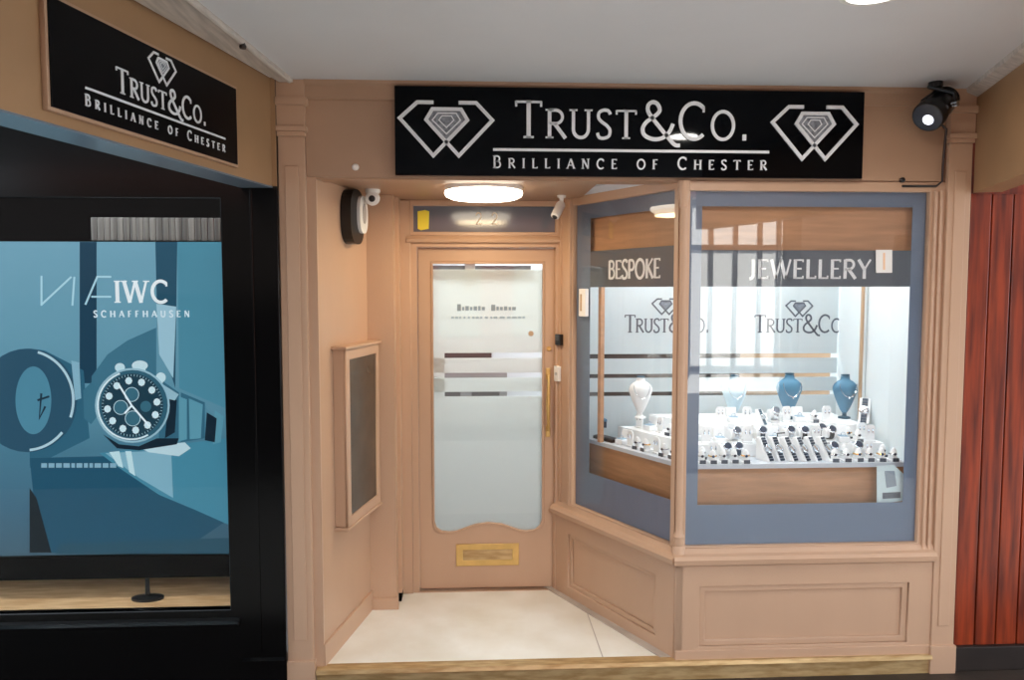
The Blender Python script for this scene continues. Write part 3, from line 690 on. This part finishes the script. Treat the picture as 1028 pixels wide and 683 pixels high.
MB().box(-1.375, -.39, -.022, -.001, 2.245, 2.545, bev=.002).build('board', SIGNM, s1)
frame2d('edge_trim', rect(-1.385, -.38, 2.235, 2.555), [rect(-1.374, -.391, 2.246, 2.544)], -.018, -.0005, PAINT2, s1, bevel=.001)
def bl(px, py): return along(px, py, O_B, A_L)
x0, _ = bl(112, 100); x1, _ = bl(200, 120); 
lettering('lettering', 'Trust&Co.', -1.11, -.615, 2.352, .078, WHITE_L, s1, y=-.022, th=.003, weight=.13)
MB().plate(rect(-1.245, -.485, 2.326, 2.333), -.025, -.022).build('rule_line', WHITE_L, s1)
lettering('lettering', 'Brilliance of Chester', -1.248, -.488, 2.278, .034, WHITE_L, s1, y=-.022, th=.003, weight=.17)
ex, ez = bl(157, 72)
emblem(s1, ex, 2.484, .15, .09, y=-.022, th=.003, lw=.007)
# ------------------------------------------------------------------ main sign
YS = -.062
s2 = thing('shop_sign', 'long glossy black sign over the door and bay window, diamond emblem at each end', 'sign', (0, 0, 0))
MB().box(-.350, 1.803, YS, -.046, 2.257, 2.652, bev=.002).build('board', SIGN, s2)
frame2d('back_tray', rect(-.345, 1.798, 2.262, 2.647), [], -.046, -.0125, BLACKP, s2)
x0, _ = at(517, 137, YS); x1, _ = at(752, 137, YS)
lettering('lettering', 'Trust&Co.', x0, x1, 2.427, .166, WHITE_L, s2, y=YS, th=.006, weight=.115)
x0, _ = at(495, 150, YS); x1, _ = at(772, 150, YS)
MB().plate(rect(x0, x1, 2.368, 2.380), YS-.005, YS).build('rule_line', WHITE_L, s2)
lettering('lettering', 'Brilliance of Chester', x0, x1-.01, 2.292, .055, WHITE_L, s2, y=YS, th=.005, weight=.16, small=.8)
emblem(s2, at(448, 131, YS)[0], 2.462, .415, .235, y=YS, lw=.0155)
emblem(s2, at(817, 140, YS)[0], 2.462, .395, .235, y=YS, lw=.0155)
# ------------------------------------------------------------------ right side
A_R = math.atan2(-.95, -.31)
B = empty('beam_right', (2.36, -.03, 0), A_R, kind='structure', label='beige beam over the red timber wall')
MB().box(0, 2.2, 0, .12, 2.20, CZ).build('face_board', BEAM_PAINT, B)
MB().xsec([(-.05, CZ-.018), (-.055, CZ), (.02, CZ), (.02, CZ-.04), (-.01, CZ-.035)], 0, 2.2).build('cornice', CORN, B)
MBr = MB().box(2.352, 4.4, .02, .1, -.02, 2.68)
k = 2.375
while k < 4.4:
    MBr.box(k, k+.10, .004, .03, -.02, 2.2, bev=.004); k += .108
struct(MBr.build('wall_right', RED), 'reddish timber panelled wall beyond the shop')
struct(MB().box(2.352, 4.4, -.02, .05, GZ, -.02, bev=.004).build('baseboard_right', DARKW))
# ------------------------------------------------------------------ fittings
# ceiling downlight in view and the others of the arcade
def downlight(x, y, lbl, e=30, r=.085):
    o = thing('ceiling_light', lbl, 'ceiling light', (x, y, CZ), group='round arcade ceiling lights')
    MB().lathe([(r+.02, -.012), (r+.018, 0), (r-.01, 0), (r-.01, -.008)][::-1], 32).build('rim', WHITEP, o, smooth=True)
    MB().lathe([(r-.012, -.014), (r, -.0125)], 32).build('diffuser', LAMPC, o, smooth=True)
    ld = bpy.data.lights.new('downlight_lamp', 'AREA'); ld.shape = 'DISK'; ld.size = 2*r; ld.energy = e; ld.color = (1, .95, .88)
    lo = bpy.data.objects.new('lamp', ld); COL.objects.link(lo); lo.parent = o; lo.location = (0, 0, -.02)
downlight(1.26, -1.15, 'round white light on the arcade ceiling in front of the bay window', 16)
# porch light: shallow drum on the soffit
o = thing('porch_light', 'round white drum light on the soffit above the shop door', 'porch light', (.052, .30, SOF))
MB().lathe([(.195, -.022), (.195, 0)], 40).build('base', WHITEP, o, smooth=True)
MB().lathe([(.10, -.062), (.165, -.058), (.190, -.046), (.196, -.030), (.192, -.0225)], 40).build('diffuser', LAMPW, o, smooth=True)
ld = bpy.data.lights.new('porch_lamp', 'AREA'); ld.shape = 'DISK'; ld.size = .34; ld.energy = 8; ld.color = (1, .78, .46)
lo = bpy.data.objects.new('lamp', ld); COL.objects.link(lo); lo.parent = o; lo.location = (0, 0, -.07)
# alarm siren on left wall
o = thing('alarm_box', 'black oval alarm box with a white cover, high on the entrance side wall', 'alarm', (O_L[0], O_L[1], 0), A_L)
def oval(cx_, cz_, rx, rz, n=28, p=2.6):
    out = []
    for i in range(n):
        t = 2*math.pi*i/n; c_, s_ = math.cos(t), math.sin(t)
        out.append((cx_+rx*math.copysign(abs(c_)**(2/p), c_), cz_+rz*math.copysign(abs(s_)**(2/p), s_)))
    return out
ax, az = .385, 2.11
MB().plate(oval(ax, az, .095, .138), -.055, -.001).build('housing', BLACKP, o)
MB().plate(oval(ax+.045, az+.015, .058, .095), -.072, -.056).build('cover', WHITEP, o)
MB().plate(oval(ax+.05, az+.02, .022, .05), -.075, -.073).build('badge', mat('alarm_grey', (176, 170, 168), .4), o)
# noticeboard
o = thing('notice_case', 'shallow beige wall case with dark glass, on the entrance side wall', 'notice case', (O_L[0], O_L[1], 0), A_L)
frame2d('frame', rect(.17, .64, .575, 1.452), [rect(.215, .595, .625, 1.40)], -.07, -.055, PAINT, o, bevel=.004)
MB().box(.172, .638, -.055, -.001, .577, 1.450).build('body', PAINT, o)
MB().box(.216, .594, -.062, -.0555, .626, 1.399).build('glass_front', mat('dark_case_glass', (92, 76, 62), .2, spec=.3, noise=.3, nscale=5), o)
MB().box(.15, .66, -.078, -.0005, 1.4525, 1.468, bev=.004).build('top_moulding', PAINT, o)
MB().box(.155, .655, -.075, -.0005, .560, .5745, bev=.004).build('bottom_moulding', PAINT, o)
# camera by alarm
d = ray(374, 178); t = (SOF-CAM[2])/d[2]; cx_, cy_ = CAM[0]+t*d[0], CAM[1]+t*d[1]
cy_ = min(cy_, .5); cx_ = at(374, 178, .42)[0]; cy_ = .42
o = thing('security_camera', 'small white turret camera on the soffit beside the black alarm box', 'camera', (cx_, cy_, SOF))
MB().lathe([(.034, -.02), (.038, -.012), (.038, 0)], 24).build('mount', WHITEP, o, smooth=True)
M_ = Matrix.Translation((0, -.005, -.045)) @ Matrix.Rotation(math.radians(100), 4, 'X')
MB().lathe([(.012, -.036), (.028, -.028), (.036, -.01), (.037, .008), (.034, .024), (.026, .03)], 24, M_).build('body', WHITEP, o, smooth=True)
MB().lathe([(.017, .030), (.016, .036), (.010, .038)], 20, M_).build('lens', BLACKP, o, smooth=True)
# second camera near door head
x_, z_ = at(560, 200, .62)
o = thing('security_camera', 'white bullet camera angled down at the head of the shop door', 'camera', (x_+.02, .62, SOF))
MB().lathe([(.022, -.012), (.026, 0)], 20).box(-.01, .01, -.01, .01, -.05, -.01).build('mount', WHITEP, o)
M_ = Matrix.Translation((-.018, -.02, -.075)) @ Matrix.Rotation(math.radians(28), 4, 'Y') @ Matrix.Rotation(math.radians(-30), 4, 'X')
MB().lathe([(.018, -.06), (.024, -.055), (.026, .03), (.02, .045), (.006, .05)], 20, M_).build('body', WHITEP, o, smooth=True)
MB().lathe([(.013, -.064), (.015, -.0605)], 16, M_).build('lens', BLACKP, o, smooth=True)
# keypad and bell on bay end post
def sd(px, py): return along(px, py, O_S, A_S)
x_, z_ = sd(564.5, 341)
o = thing('keypad', 'small black entry keypad on the post beside the door', 'keypad', (O_S[0], O_S[1], 0), A_S)
MB().box(x_-.028, x_+.028, -.034, -.0125, z_-.032, z_+.032, bev=.004).build('body', BLACKP, o)
MB().box(x_-.02, x_+.02, -.037, -.0345, z_-.005, z_+.025, bev=.001).build('buttons', mat('key_grey', (70, 74, 80), .4), o)
x_, z_ = sd(563, 375)
o = thing('door_bell', 'white plastic bell push below the black keypad', 'door bell', (O_S[0], O_S[1], 0), A_S)
MB().box(x_-.024, x_+.024, -.034, -.0125, z_-.045, z_+.045, bev=.005).build('body', WHITEP, o)
MB().lathe([(.009, 0), (.009, .004)], 16, Matrix.Translation((x_, -.034, z_)) @ Matrix.Rotation(math.pi/2, 4, 'X')).build('button', mat('bell_grey', (190, 190, 190), .3), o)
# small fascia fixings
x_, z_ = at(357, 168, -.012)
tag(MB().lathe([(.016, 0), (.015, .01), (.008, .016)], 16, Matrix.Translation((x_, -.012, z_)) @ Matrix.Rotation(math.pi/2, 4, 'X')).build('bolt_cap', BOLT, smooth=True), 'round white cap on the fascia above the alarm box', 'fixing cap')
x_, z_ = at(905, 181, -.012)
tag(MB().lathe([(.012, 0), (.012, .012), (.006, .016)], 16, Matrix.Translation((x_, -.012, z_)) @ Matrix.Rotation(math.pi/2, 4, 'X')).build('bolt_cap', BLACKP, smooth=True), 'small black knob at the lower edge of the fascia under the spotlight', 'fixing cap')
# spotlight
sx_, sz_ = at(941, 108, -.16)
o = thing('spotlight', 'black stage spotlight clamped under the ceiling corner', 'spotlight', (sx_, -.16, sz_))
M_ = Vector((-.72, -.42, -.56)).to_track_quat('-Z', 'Y').to_matrix().to_4x4()
# barrel axis: local -z is the lens end
MB().lathe([(.066, -.095), (.070, -.09), (.070, -.05), (.062, -.045), (.060, .03), (.052, .045), (.050, .09), (.035, .105), (.01, .108)], 28, M_).build('barrel', BLACKP, o, smooth=True)
MB().lathe([(.060, -.0885), (.062, -.0965)][::-1], 28, M_).build('lens', mat('spot_glass', (60, 66, 76), .08), o)
mb = MB()
for k in range(5): mb.lathe([(.057, .048+k*.01), (.057, .052+k*.01)], 24, M_)
mb.build('cooling_fins', BLACKP, o)
mb = MB()
q = [M_ @ Vector((.078*s_, 0, 0)) for s_ in (-1, 1)]; top = Vector((.0, .02, CZ-sz_-.012))
mb.tube([q[0], q[0]+Vector((-.005, 0, .045)), top+Vector((-.03, 0, -.01)), top+Vector((.03, 0, -.01)), q[1]+Vector((.01, 0, .045)), q[1]], .009, 8)
mb.lathe([(.03, -.015), (.03, .011)], 16, Matrix.Translation(top))
mb.build('yoke', BLACKP, o)
mb = MB()
for v in q: mb.lathe([(.014, -.012), (.014, .012)], 12, Matrix.Translation(v) @ (M_ @ Matrix.Rotation(math.pi/2, 4, 'Y')))
mb.build('knob', SILVER, o)
MB().lathe([(.022, -.0995), (.024, -.0968)], 16, M_ @ Matrix.Translation((.0, -.012, 0))).build('bulb', LENS, o)
MB().box(.0, .085, -.01, .06, .0, .075, bev=.008).build('driver_box', BLACKP, o)
cab = [(sx_+.06, -.05, sz_-.02), (at(950, 130, -.05)[0], -.05, at(950, 130, -.05)[1]), (at(947, 160, -.045)[0], -.045, at(947, 160, -.045)[1]), (at(946, 182, -.035)[0], -.035, at(946, 182, -.035)[1]), (at(940, 187, -.02)[0], -.02, at(940, 187, -.02)[1]), (at(906, 186, -.018)[0], -.018, at(906, 187, -.018)[1])]
tag(MB().tube(cab, .0055, 6).build('power_cable', BLACKP, smooth=True), 'thin black cable running down from the spotlight along the fascia edge', 'cable')
# ------------------------------------------------------------------ cards in the windows
o = thing('price_card', 'white house shaped card in the bottom corner of the jewellery window', 'card', (0, 0, 0))
P_ = [at(*q, Y=.05) for q in [(880, 468), (897, 467), (911, 480), (911, 502), (880, 506)]]
MB().plate(P_, .045, .05).build('board', mat('card_paleblue', (206, 226, 230), .5), o)
a = at(889, 474, .045); MB().plate([at(*q, Y=.044) for q in [(888, 473), (898, 473), (900, 488), (890, 490)]], .043, .0445).build('picture', INK, o)
MB().plate([at(*q, Y=.044) for q in [(886, 495), (904, 494), (904, 500), (886, 501)]], .043, .0445).build('caption_block', INKD, o)
o = thing('lamp_reflection', 'small white patch standing in for a lamp reflection beside the window lettering', 'tag', (0, 0, 0))  # white plate with peach stripe paints a lamp reflection on the glass
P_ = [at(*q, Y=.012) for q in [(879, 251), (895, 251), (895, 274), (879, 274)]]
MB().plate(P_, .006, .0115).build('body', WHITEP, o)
MB().plate([at(*q, Y=.01) for q in [(886, 254), (888, 254), (888, 271), (886, 271)]], .005, .0055).build('stripe', mat('reflection_peach', (240, 200, 160), .5), o)
o = thing('intercom_reflection', 'slim white box standing in for an intercom reflection at the edge of the side pane', 'sensor', (O_S[0], O_S[1], 0), A_S)  # white box paints the intercom mirrored in the side pane
xa, za = sd(583, 290); xb, zb = sd(591, 318)
MB().box(xa, xa+.06, -.014, .011, zb, za, bev=.004).build('body', WHITEP, o)
MB().box(xa+.015, xa+.03, -.016, -.0145, zb+.03, za-.03).build('tan_mark', TAN, o)
# tall leaflet inside
o = thing('standing_leaflet', 'tall pale printed panel standing at the end of the display near the pilaster', 'leaflet', (0, 0, 0))
xa = at(866, 300, .55)[0]; 
MB().box(xa, 2.16, .53, .54, 1.021, 1.93).build('board', PALE, o)
MB().box(xa-.012, xa-.001, .525, .545, 1.021, 1.93).build('edge_strip', TAN, o)
mb = MB(); zz = 1.86
xm = at(880, 320, .53)[0]
for k in range(15):
    w = random.uniform(.03, .06); mb.box(xm+random.uniform(-.01, .01), xm+w, .528, .5295, zz, zz+.012); zz -= random.uniform(.035, .055)
mb.build('faint_print', mat('faint_green', (150, 172, 172), .6), o)
# ------------------------------------------------------------------ jewellery stock
def ring_holder(kind):
    o = thing('ring_holder', 'x', 'ring holder')
    MB().box(-.017, .017, -.02, .02, 0, .006, bev=.002).build('base', WHITEV, o)
    MB().lathe([(.013, .006), (.0115, .02), (.009, .036), (.004, .044)], 14, Matrix.Rotation(math.radians(12), 4, 'X')).build('finger', WHITEV, o, smooth=True)
    mt = GOLD if kind == 'gold' else SILVER
    r_ = [( .0125*math.cos(t*math.pi/8), -.004+.0125*math.sin(t*math.pi/8), .024) for t in range(16)]
    rg = MB().tube(r_, .0022, 6, closed=True).build('ring', mt, o, smooth=True)
    MB().lathe([(.0002, -.004), (.005, .0), (.003, .003)], 8, Matrix.Translation((0, -.018, .024)) @ Matrix.Rotation(math.pi/2, 4, 'X')).build('stone', mat('gem_'+kind, (40, 60, 90) if kind == 'gold' else (50, 50, 60), .1), rg)
    MB().box(-.010, .010, -.0245, -.021, 0.0, .012).build('price_tag', mat('tagdark_'+kind, (70, 78, 88), .5), o)
    return o
def watch(mstrap, mcase, nm):
    o = thing('watch_stand', 'x', 'watch')
    # C-shaped white cushion leaning back, watch wrapped round it
    R_ = Matrix.Rotation(math.radians(-58), 4, 'X')
    MB().box(-.02, .02, -.018, .022, 0, .01, bev=.002).build('base', WHITEV, o)
    c1 = MB(); pts = [(math.cos(t), math.sin(t)) for t in [math.radians(a) for a in range(0, 360, 15)]]
    a = [c1.bm.verts.new((-.022, y*.024, .034+z*.02)) for y, z in pts]; b_ = [c1.bm.verts.new((.022, y*.024, .034+z*.02)) for y, z in pts]
    c1.bm.faces.new(a); c1.bm.faces.new(b_[::-1])
    for i in range(len(pts)): c1.bm.faces.new((a[i], b_[i], b_[(i+1) % len(pts)], a[(i+1) % len(pts)]))
    c1.build('cushion', WHITEV, o, smooth=True)
    s = MB(); a = []; b_ = []
    for y, z in pts:
        a.append((y*.0255, .034+z*.0215)); b_.append((y*.028, .034+z*.0240))
    for i in range(len(pts)):
        j = (i+1) % len(pts)
        v = [s.bm.verts.new((xx, *q)) for xx in (-.009, .009) for q in (a[i], a[j], b_[j], b_[i])]
        s.bm.faces.new(v[:4]); s.bm.faces.new(v[4:][::-1]); s.bm.faces.new((v[2], v[3], v[7], v[6])); s.bm.faces.new((v[0], v[1], v[5], v[4]))
    s.build('strap', mstrap, o)
    Mw = Matrix.Translation((0, -.0225, .052)) @ Matrix.Rotation(math.radians(48), 4, 'X')
    cs = MB().lathe([(.016, -.002), (.0175, .001), (.0175, .005), (.015, .007)], 20, Mw).build('case', mcase, o, smooth=True)
    MB().lathe([(.0138, .0072), (.0138, .0078)], 20, Mw).build('dial', mat('dial_'+nm, (30, 44, 66), .2), cs)
    return o
def bust(m1, m2, lbl, loc, sc=1.0):
    o = thing('necklace_bust', lbl, 'necklace bust', loc); o.scale = (sc,)*3
    MB().lathe([(.034, 0), (.034, .008), (.012, .014), (.010, .05)], 24).build('foot', m2, o, smooth=True)
    MB().lathe([(.012, .03), (.026, .05), (.042, .085), (.058, .125), (.070, .16), (.072, .18), (.064, .20), (.046, .217), (.030, .226), (.026, .236), (.027, .245), (.014, .25)], 28, sy=.7).build('torso', m1, o, smooth=True)
    MB().lathe([(.0265, .2505), (.024, .258)], 20, sy=.7).build('cap', VELVETD, o, smooth=True)
    pts = []
    for i in range(24):
        a = math.pi*(1.0+i/23); x = .050*math.cos(a); z = .205+.075*math.sin(a)
        rr = .0735*math.sqrt(max(.05, 1-(x/.0735)**2))*.7
        pts.append((x, -rr-.003, z))
    n_ = MB().tube(pts, .002, 6).build('necklace', SILVER, o, smooth=True)
    MB().lathe([(.0002, -.008), (.006, 0), (.0002, .008)], 10, Matrix.Translation((0, -.056, .125))).build('pendant', SILVER, n_)
    return o
def earring_stand():
    o = thing('earring_stand', 'x', 'earring stand')
    MB().box(-.018, .018, -.012, .014, 0, .005, bev=.002).build('base', WHITEV, o)
    MB().plate([(-.016, .005), (.016, .005), (.019, .05), (.012, .062), (-.012, .062), (-.019, .05)], -.002, .003).build('card', WHITEV, o)
    for s_ in (-1, 1):
        MB().tube([(s_*.008, -.003, .05), (s_*.008, -.005, .044), (s_*.008, -.005, .034)], [.0012, .0024, .0036], 8).build('earring', SILVER, o, smooth=True)
    return o
def ring_box():
    o = thing('ring_box', 'x', 'ring box')
    MB().box(-.026, .026, -.024, .024, 0, .026, bev=.004).build('base', WHITEV, o)
    MB().box(-.026, .026, .022, .045, .022, .070, rot=Matrix.Rotation(math.radians(-12), 3, 'X'), bev=.004).build('lid', WHITEV, o)
    MB().box(-.020, .020, -.018, .018, .0262, .030, bev=.002).build('cushion', mat('pad_blue', (150, 180, 200), .8), o)
    r_ = [(.009*math.cos(t*math.pi/8), 0, .036+.009*math.sin(t*math.pi/8)) for t in range(16)]
    MB().tube(r_, .0018, 6, closed=True).build('ring', SILVER, o, smooth=True)
    return o
protos = {}
used = set()
def put(kind, x, y, z, rz, label, group):
    if kind not in protos:
        protos[kind] = {'rg': lambda: ring_holder('gold'), 'rs': lambda: ring_holder('silver'), 'wn': lambda: watch(NAVY, SILVER, 'n'), 'wb': lambda: watch(DKLEATHER, SILVER, 'b'),
                        'ws': lambda: watch(SILVER, SILVER, 's'), 'es': earring_stand, 'rb': ring_box}[kind]()
        o = protos[kind]; o.location = (x, y, z); o.rotation_euler = (0, 0, rz); o['label'] = label; o['group'] = group; o.scale = (SCL[kind],)*3
        return o
    return dup(protos[kind], (x, y, z), rz, label, group)
SCL = {'rg': 1.5, 'rs': 1.5, 'es': 1.38, 'rb': 1.1, 'wn': 1.32, 'wb': 1.32, 'ws': 1.32}
ZB, Z1, Z2 = .886, .951, 1.021
NM = {'rg': 'white finger ring holder with a gold ring', 'rs': 'white finger ring holder with a silver ring', 'wn': 'watch with navy strap on a white cushion',
      'wb': 'steel watch with black strap on a white cushion', 'ws': 'steel bracelet watch on a white cushion', 'es': 'white earring card with silver drops', 'rb': 'open white ring box with a pale blue pad'}
def row(kinds, x0, x1, y, z, where, group, rz=0.0, jit=.15):
    n = len(kinds)
    for i, k in enumerate(kinds):
        x = x0+(x1-x0)*i/(n-1)
        put(k, x, y+random.uniform(-.006, .006), z, rz+random.uniform(-jit, jit), NM[k]+' '+where, group)
row(['rs', 'rg', 'rs', 'rs', 'rg'], 1.125, 1.345, .13, ZB, 'at the front, column end', 'stock closest to the glass by the column')
row(['rs', 'rs', 'rg', 'rs', 'rg', 'rs'], 1.80, 2.10, .135, ZB, 'at the front, pilaster end', 'stock closest to the glass by the pilaster')
row(['rs', 'es', 'ws', 'wn'], 1.15, 1.335, .212, ZB, 'in the second row, column end', 'second row stock by the column')
row(['wb', 'rs', 'ws', 'es', 'rs'], 1.82, 2.09, .212, ZB, 'in the second row, pilaster end', 'second row stock by the pilaster')
row(['es', 'rb', 'ws', 'es', 'wn', 'rb', 'ws', 'wb', 'es', 'wb', 'rb', 'rs', 'es'], 1.20, 2.07, .292, Z1, 'on the lower white step', 'stock on the lower step')
row(['rs', 'es', 'rg', 'rb', 'es', 'rs', 'rb', 'wb', 'es', 'rg', 'es'], 1.28, 2.06, .362, Z1, 'against the upper step', 'stock at the back of the lower step')
row(['es', 'rb', 'es', 'rs', 'ws', 'es', 'rb', 'rs', 'es'], 1.34, 1.93, .495, Z2, 'on the upper white step', 'stock on the upper step')
# stock along the splayed side
def siderow(kinds, d, y0, y1, z, where, group):
    f = off(d); n = len(kinds)
    for i, k in enumerate(kinds):
        y = y0+(y1-y0)*i/(n-1)
        put(k, f(y), y, z, A_S+random.uniform(-.15, .15), NM[k]+' '+where, group)
siderow(['rb', 'es', 'rs', 'rg', 'es', 'rs', 'rg', 'rs'], .15, .60, .17, ZB, 'along the splayed side', 'stock along the splayed side')
siderow(['es', 'rb', 'es', 'rs', 'ws', 'rb'], .33, .74, .36, Z1, 'behind the side pane', 'stock on the lower step behind the side pane')
# dark tray behind side pane
f = off(.135)
o = thing('display_tray', 'low black tray lying on the plinth behind the side pane', 'tray', (f(.70)+.012, .70, ZB), A_S)
MB().box(-.10, .07, -.03, .03, 0, .018, bev=.003).build('tray_body', BLACKP, o)
MB().box(-.092, .062, -.024, .024, .0182, .021).build('lining', DKLEATHER, o)
# busts
def bp(px, py, Y): x, z = at(px, py, Y); return x
bust(VELVET, VELVETD, 'steel blue necklace bust in the middle of the bay display', (bp(792, 400, .60), .60, Z2), 1.0)
bust(VELVET, VELVETD, 'steel blue necklace bust nearest the tall printed panel', (bp(848, 400, .60), .60, Z2), .96)
bust(mat('pale_velvet', (186, 214, 228), .7), WHITEV, 'pale blue necklace bust behind the front pane, closest to the corner column', (bp(737, 400, .60), .60, Z2), .96)
bust(WHITEV, WHITEV, 'white necklace bust seen through the side pane', (bp(643, 400, .66), .66, Z2), .92)
# inclined bracelet ramp with navy watch at the right
def ramp(px, Y, z, lbl, m, s_=1.0, tilt=.35):
    o = thing('bracelet_ramp', lbl, 'bracelet stand', (bp(px, 415, Y), Y, z), tilt); o.scale = (s_,)*3
    MB().bm
    mb = MB(); mb.xsec([(-.05, 0), (.04, 0), (.04, .12), (.02, .12)], -.026, .026); mb.build('wedge', WHITEV, o)
    st = MB(); 
    def on(t, h): 
        p0 = Vector((-.05, 0)); p1 = Vector((.02, .12)); dd = (p1-p0); n_ = Vector((-dd.y, dd.x)).normalized(); q = p0+dd*t+n_*h; return q
    for k in range(9):
        a_, b2 = on(k/9+.01, .002), on((k+1)/9-.01, .002); c_, d_ = on((k+1)/9-.01, .007), on(k/9+.01, .007)
        st.xsec([tuple(a_), tuple(b2), tuple(c_), tuple(d_)], -.014, .014)
    br = st.build('bracelet', m, o)
    q = on(.5, .008); Mw = Matrix.Translation((0, q.x, q.y)) @ Matrix.Rotation(math.radians(60), 4, 'X')
    MB().lathe([(.022, -.002), (.024, .002), (.024, .007), (.02, .009)], 20, Mw).build('watch_case', SILVER, br, smooth=True)
    return o
ramp(868, .47, Z2, 'sloping white stand carrying a navy link watch, next to the tall printed panel', NAVY, 1.05, -.6)
ramp(764, .435, Z2, 'sloping white stand carrying a teal link watch in front of the pale busts', VELVETD, .65, .5)
rw = None
for i in range(6):
    x = 1.465+i*.061
    lb = 'sloping white stand with a dark link watch, at the front middle of the display'
    if rw is None:
        rw = ramp(800, .17, ZB, lb, mat('dark_steel_links', (34, 50, 70), .3, metal=.3), .92, .45); rw.location = (x, .175, ZB); rw['group'] = 'link watches at the front middle'
    else:
        dup(rw, (x, .175+random.uniform(-.008, .008), ZB), .45+random.uniform(-.12, .12), lb, 'link watches at the front middle')
o = thing('counter_sign', 'tiny black bracket frame among the watches in the middle of the display', 'sign holder', (bp(788, 440, .26), .272, Z1))
MB().tube([(-.035, 0, 0.0), (-.035, 0, .05), (.04, 0, .055)], .004, 6).build('bracket', BLACKP, o)
MB().box(-.03, .036, -.001, .002, .01, .047).build('card', WHITEV, o)
o = thing('gift_box', 'small navy box in the far corner behind the side pane', 'box', (at(604, 420, .78)[0]+.0, .76, Z1), .2)
MB().box(-.02, .02, -.02, .02, 0, .035, bev=.002).build('body', NAVY, o)
MB().box(-.022, .022, -.022, .022, .0355, .05, bev=.002).build('lid', VELVET, o)
# ------------------------------------------------------------------ the street behind the viewer (seen only in reflections)
struct(MB().box(-6, -1.0, -3.98, -3.8, GZ, 2.68).build('wall_blocker', mat('blocker_dark', (46, 38, 34), .6)), 'unseen dark wall added to darken what the watch window reflects')  # added behind the camera to keep bright street out of the left glass
for i, x in enumerate((-.82, 1.55, 4.4)):
    tag(MB().box(x-.14, x+.14, -3.98, -3.7, GZ, 2.3, bev=.02).build('arcade_post', TIMBER), ['dark timber post of the arcade towards the watch display end', 'dark timber post of the arcade opposite the bay window', 'dark timber post of the arcade beyond the red wall'][i], 'post')
o = thing('building', 'white rendered timber framed house across the street', 'building', (5.6, -10, GZ))
MB().box(-2.05, -.0, -2, 0, 0, 7).build('wall', RENDERW, o)
mb = MB()
for x in (-1.75, -1.35, -.9, -.45, -.1): mb.box(x, x+.07, 0, .04, .3, 6.5)
for z in (.4, 2.6, 3.4, 5.2): mb.box(-2.05, 0, 0, .045, z, z+.1)
mb.build('timber_frame', TIMBER, o)
MB().box(-2.15, .1, -2.2, .35, 7, 7.3).build('roof', BRICK, o)
MB().box(-1.9, -1.4, .0, .06, 3.55, 5.1).build('shop_panel', BRICK, o)
o = thing('building', 'dark brick house across the street', 'building', (-.75, -11, GZ))
MB().box(-7.5, 3.9, -2, 0, 0, 4.4).build('wall', BRICK, o)
MB().box(-7.6, 4.0, -2.2, .3, 4.4, 4.7).build('roof', TIMBER, o)
mb = MB()
for x in (-4.8, -3.2, -1.6, 0, 1.6): mb.box(x, x+.9, .0, .03, .9, 2.4)
mb.build('window', STONE, o)
o = thing('building', 'unseen dark brick block added beyond the white house to darken window reflections', 'building', (5.95, -10, GZ))  # added dark backdrop that keeps sky out of the bay glass
MB().box(0, 8, -2, 0, 0, 5).build('wall', mat('blocker_brick', (40, 31, 28), .8), o)
MB().box(-.1, 8.1, -2.2, .3, 5, 5.3).build('roof', TIMBER, o)
# ------------------------------------------------------------------ daylight
sl = bpy.data.lights.new('sun', 'SUN'); sl.energy = 32; sl.angle = .02; sl.color = (1, .96, .9)
so = bpy.data.objects.new('sun', sl); COL.objects.link(so); so.rotation_euler = Vector((-.35, -.62, -.75)).to_track_quat('-Z', 'Y').to_euler()
w = bpy.data.worlds.new('sky'); bpy.context.scene.world = w; w.use_nodes = True
nt = w.node_tree; bg = nt.nodes['Background']
bg.inputs[0].default_value = (.80, .90, 1.0, 1); bg.inputs[1].default_value = 4.0
# ------------------------------------------------------------------ camera and picture
cd = bpy.data.cameras.new('camera'); cam = bpy.data.objects.new('camera', cd); COL.objects.link(cam)
cam.location = CAM; cam.rotation_euler = (math.pi/2-PIT, 0, -YAW)
cd.sensor_fit = 'HORIZONTAL'; cd.sensor_width = 36; cd.lens = FPX/1028*36
cd.clip_start = .05
sc = bpy.context.scene; sc.camera = cam
sc.view_settings.view_transform = 'Standard'; sc.view_settings.look = 'None'; sc.view_settings.gamma = 1
sc.view_settings.use_curve_mapping = False; sc.view_settings.exposure = -0.2
